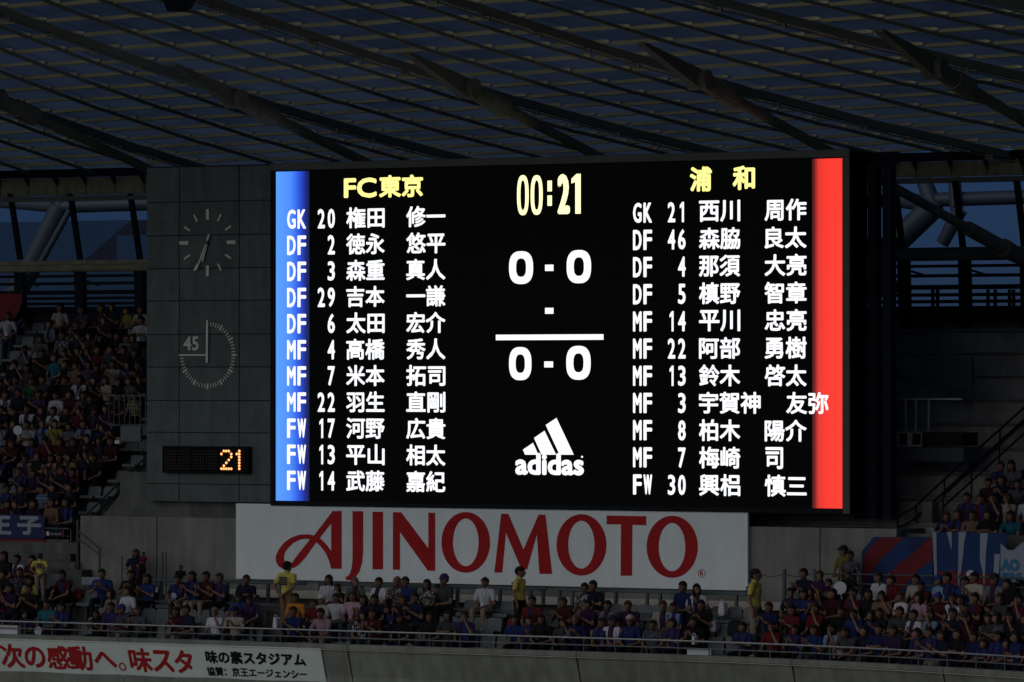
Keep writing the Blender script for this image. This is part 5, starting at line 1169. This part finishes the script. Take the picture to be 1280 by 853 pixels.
# right upper crowd
for (px, row, sh, stl) in ((1184, 0, 'navy', hv), (1199, 0, 'maroon', hv), (1216, 0, 'tan', pl_), (1236, 0, 'black', pl_), (1210, 1, 'maroon', hv), (1227, 1, 'red', hv), (1243, 1, 'navy', pl_), (1261, 1, 'cream', pl_), (1237, 2, 'maroon', pl_), (1253, 2, 'navy', pl_), (1274, 2, 'grey', pr), (1252, 3, 'navy', hv), (1272, 3, 'grey', pl_), (1270, 0, 'teal', pl_), (1286, 1, 'white', pl_), (1288, 3, 'navy', pl_)):
    Y = .9 + row * .8; topz = Zat(px, 646 - row * 21, Y); z = topz - 1.22
    person(Vector((Xat(px, Y), Y, z)), random.uniform(-.3, .3), sh, stl, random.choice(P_ALL), random.choice(['short', 'long', 'short']), random.uniform(.95, 1.03) * 1.13, random.choice(TR), None, f'{WN[row]} row of right upper stand')
zz = [Zat(1240, 646 - row * 21, .9 + row * .8) - 1.22 for row in range(4)]
for row in range(4):
    xa_ = Xat(1176 + row * 14, .9 + row * .8)
    m = MB(); m.box((xa_, .9 + row * .8 - .42, zz[row] - .7), (rxb, .9 + row * .8 + .42, zz[row])); m.build('terrace_step', concrete_f, rt)
# ------------------------------------------------------------------ labels for the people: clothing, pose, row and place, each unique
def ordw(n): return ['first', 'second', 'third', 'fourth', 'fifth', 'sixth', 'seventh', 'eighth', 'ninth', 'tenth', 'eleventh', 'twelfth', 'thirteenth', 'fourteenth', 'fifteenth'][n] if n < 15 else f'{n+1}th'
cand = []
seen = {}
for p in PEOPLE:
    if p['extra']: lab_ = p['extra']
    else: lab_ = f"{'child' if p['child'] else 'person'} in {p['cloth']}, {p['where']}"
    p['lab'] = lab_
from collections import Counter
cnt = Counter(p['lab'] for p in PEOPLE)
for p in PEOPLE:
    if cnt[p['lab']] > 1 and not p['extra']: p['lab'] = f"{'child' if p['child'] else 'person'} in {p['cloth']}, {p['pose']}, {p['where']}"
cnt = Counter(p['lab'] for p in PEOPLE); idx = Counter()
for p in sorted(PEOPLE, key=lambda p: p['o'].location.x):
    if cnt[p['lab']] > 1:
        k = idx[p['lab']]; idx[p['lab']] += 1; base = p['lab']
        pw = 'leftmost' if k == 0 else 'rightmost' if k == cnt[base] - 1 else 'middle' if cnt[base] == 3 else ordw(k)
        p['final'] = f"{pw} {base.replace(' of left upper stand', ', left upper stand').replace('red and blue striped jersey', 'striped jersey')}"
    else: p['final'] = p['lab']
for p in PEOPLE:
    tag(p['o'], p['final'], 'person', None if p['extra'] and 'steward' not in p['extra'] else ('stewards in yellow shirts' if p['extra'] else 'spectators seated in the stands'))
print([p['final'] for p in PEOPLE if len(p['final'].split()) > 16]); print('people', len(PEOPLE), 'dup labels', [k for k, v in Counter(p['final'] for p in PEOPLE).items() if v > 1], 'long', [p['final'] for p in PEOPLE if len(p['final'].split()) > 16][:5])

# ------------------------------------------------------------------ seats
mb = MB(); nS = 7
def seat_back():
    m = MB(); w, h0, h1 = .205, .34, .70
    L = [(-w, h0), (w, h0), (w, h1 - .05), (w - .05, h1), (-w + .05, h1), (-w, h1 - .05)]
    m.plate([L], lambda u, v, o_: Vector((u, .26 + (v - .4) * .22 - (u / w) ** 2 * .02 - o_, v)), -.02, .015); return m
def seat_pan():
    m = MB(); w = .205
    m.add([(-w, -.18, .40), (w, -.18, .40), (w, .24, .37), (-w, .24, .37), (-w, -.18, .435), (w, -.18, .435), (w, .24, .40), (-w, .24, .40), (-w, -.20, .36), (w, -.20, .36)],
          [(0,3,2,1), (4,5,6,7), (1,2,6,5), (2,3,7,6), (3,0,4,7), (0,1,9,8), (4,8,9,5)]); return m
def seat_leg():
    m = MB(); m.box((-.03, -.02, 0), (.03, .10, .38)); m.box((-.09, -.06, 0), (.09, .14, .02)); return m
sbm, spm, slm = seat_back().mesh('backrest', seat_m), seat_pan().mesh('seat_pan', seat_m), seat_leg().mesh('leg', steel)
for me in (sbm,):
    bm = bmesh.new(); bm.from_mesh(me); bmesh.ops.recalc_face_normals(bm, faces=bm.faces); bm.to_mesh(me); bm.free()
SEATS = []
def in_aisle(row, px):
    A = {0: [(322, 355), (40, 52)], 1: [(324, 362), (630, 656), (936, 955), (56, 120)], 2: [(324, 402), (634, 722), (936, 984), (52, 80)], 3: [(62, 985)]}[row]
    return any(a < px < b for a, b in A)
def px_of(P):
    c = world_to_camera_view(S, cam, P); return c.x * 1280, (1 - c.y) * 853
for row in range(4):
    xs_ = sorted(OCC[row]); out = [(x, True) for x in xs_]
    full = [XL + 3] + xs_ + [XR - 1]
    for a, b in zip(full, full[1:]):
        n = int((b - a) / .45) - 1
        for k in range(n):
            X = a + (b - a) * (k + 1) / (n + 1); out.append((X, False))
    for X, occ in out:
        P = Vector((X, ROW_Y[row] + bend(X), CZ + ROW_Z[row])); px, py = px_of(P)
        if -10 < px < 1290 and not (in_aisle(row, px) and not occ): SEATS.append((P, face_yaw(X), row, px, occ, False))
for r_ in UP:
    xs_ = sorted(UOCC[r_]); lo_, hi_ = Xat(-6, uY(r_)), (AX1 - .2 if r_ < 9 else Xat(190, uY(r_)))
    full = [max(lo_, (AX0 + 1.4) if 0 else lo_)] + xs_ + [hi_]
    for a, b in zip(full, full[1:]):
        n = int((b - a) / .47) - 1
        for k in range(n):
            X = a + (b - a) * (k + 1) / (n + 1)
            if AX0 - .2 < X < AX0 + 1.4: continue
            SEATS.append((Vector((X, uY(r_), uZ(r_))), 0, r_, px_of(Vector((X, uY(r_), uZ(r_))))[0], False, True))
# in a full row the seats under the front-row people are hidden by the parapet: keep the 295 that show
SEATS.sort(key=lambda s: (s[5], s[4] and s[2] == 0, s[4] and s[2] == 3))
SEATS = SEATS[:296]
cntS = Counter(); lab_count = Counter()
tmp = []
for s_ in SEATS:
    P, yaw, row, px, occ, upper = s_
    base = (f"{'occupied' if occ else 'empty'} grey seat, {WN[row]} row of left upper stand" if upper else f"{'occupied' if occ else 'empty'} grey seat, {RN_[row]} of lower stand, {spot(px)}")
    lab_count[base] += 1; tmp.append(base)
for s_, base in sorted(zip(SEATS, tmp), key=lambda q: q[0][0].x):
    P, yaw, row, px, occ, upper = s_
    k = cntS[base]; cntS[base] += 1; n = lab_count[base]
    lb_ = base if n == 1 else (('leftmost ' if k == 0 else 'rightmost ' if k == n - 1 else ordw(k) + ' from left, ') + base)
    t = thing('stadium_seat', lb_, 'seat', P, 'grey seats in rows', yaw); t.scale = (1.1, 1, 1.22 if not upper else 1.0)
    put('backrest', sbm, t); put('seat_pan', spm, t)
    if not upper: put('leg', slm, t)
print('seats', len(SEATS))

# ------------------------------------------------------------------ small props among the crowd
def fan(px, py, Y, label, r=.17):
    c = atY(px, py, Y); t = thing('round_fan', label, 'fan', c)
    P_ = Plane(c, U=(math.cos(.4), math.sin(.4), 0)); m = MB(); m.plate([oval(0, 0, r, r, 20)], P_.at, -.006, .004); sub(t, m, 'disc', white_m)
    m = MB(); m.tube(P_.at(.02, -r + .02), P_.at(.05, -r - .13), .012, .012, 6); sub(t, m, 'handle', white_m)
fan(1050, 735, -2.3, 'white round paper fan held up beside the person dressed in black')
fan(22, 538, uY(5) - .5, 'white round fan held up in the left upper stand', .14)
fan(48, 789, -4.55, 'white round fan at the rail below the leftmost steward', .12)
fan(1213, 718, -1.2, 'white round fan in front of the lettered flag', .11)
def bag(px, py, Y, mm, w, h, label, nm='bag', cat='bag'):
    c = atY(px, py, Y); t = thing(nm, label, cat, c); m = MB()
    sec = [(-w/2*.8, 0), (w/2*.85, 0), (w/2, h*.35), (w/2*.8, h*.9), (w*.1, h), (-w/2*.7, h*.92), (-w/2, h*.3)]
    m.plate([sec], lambda u, v, o_: c + Vector((u, -o_, v)), -.14, .08); bevel(sub(t, m, 'sack', mm), .03, 2)
    m = MB(); pts = [c + Vector((-.06 + .12 * k / 6, -.02, h * .93 + .08 * math.sin(math.pi * k / 6))) for k in range(7)]; m.path(pts, .008, 5); sub(t, m, 'strap', mm)
bag(345, 787, -4.2, white_m, .14, .34, 'white bag on the step below the steward under letter A')
bag(903, 770, -2.7, white_m, .20, .38, 'crumpled white plastic bag on a seat under the right end of sign')
bag(893, 790, -3.5, whitec, .18, .30, 'grey shopping bag on the seats left of the rightmost steward')
bag(217, 748, -2.9, whitec, .30, .16, 'pale folded bag on the lap of the third row, left of sign')
bag(868, 806, -4.5, white_m, .10, .24, 'white bottle bag at the rail above the right parapet box')
bag(98, 748, -2.45, redc, .25, .26, 'red bag on the seat beside the person by the left stair')
bag(640, 784, -3.4, redc, .22, .26, 'dark red bag left of the steward in dark trousers')
bag(1265, 752, -2.2, black_m, .34, .5, 'black backpack carried at the far right below the flags')
bag(918, 795, -3.5, black_m, .4, .42, 'black bag on the seats just left of the rightmost steward')
bag(148, 555, 4.0, white_m, .2, .12, 'white bowl-shaped bag beside the gate in left upper stand')
for (a_, b_, lb_) in ((49, 726, 'wide pale board on the walkway left of the third row'),):
    t = thing('pale_board', 'pale rectangular board on the walkway behind the clapping person at left', 'board', atY(114, 731, -1.6))
    P_ = Plane((0, -1.6, CZ)); cbox(102, 722, 126, 731, -.05, 0, whitec, 'panel', P_, t); cbox(104, 731, 106, 742, -.05, -.01, steel, 'leg', P_, t); cbox(122, 731, 124, 742, -.05, -.01, steel, 'leg', P_, t)
print('done')
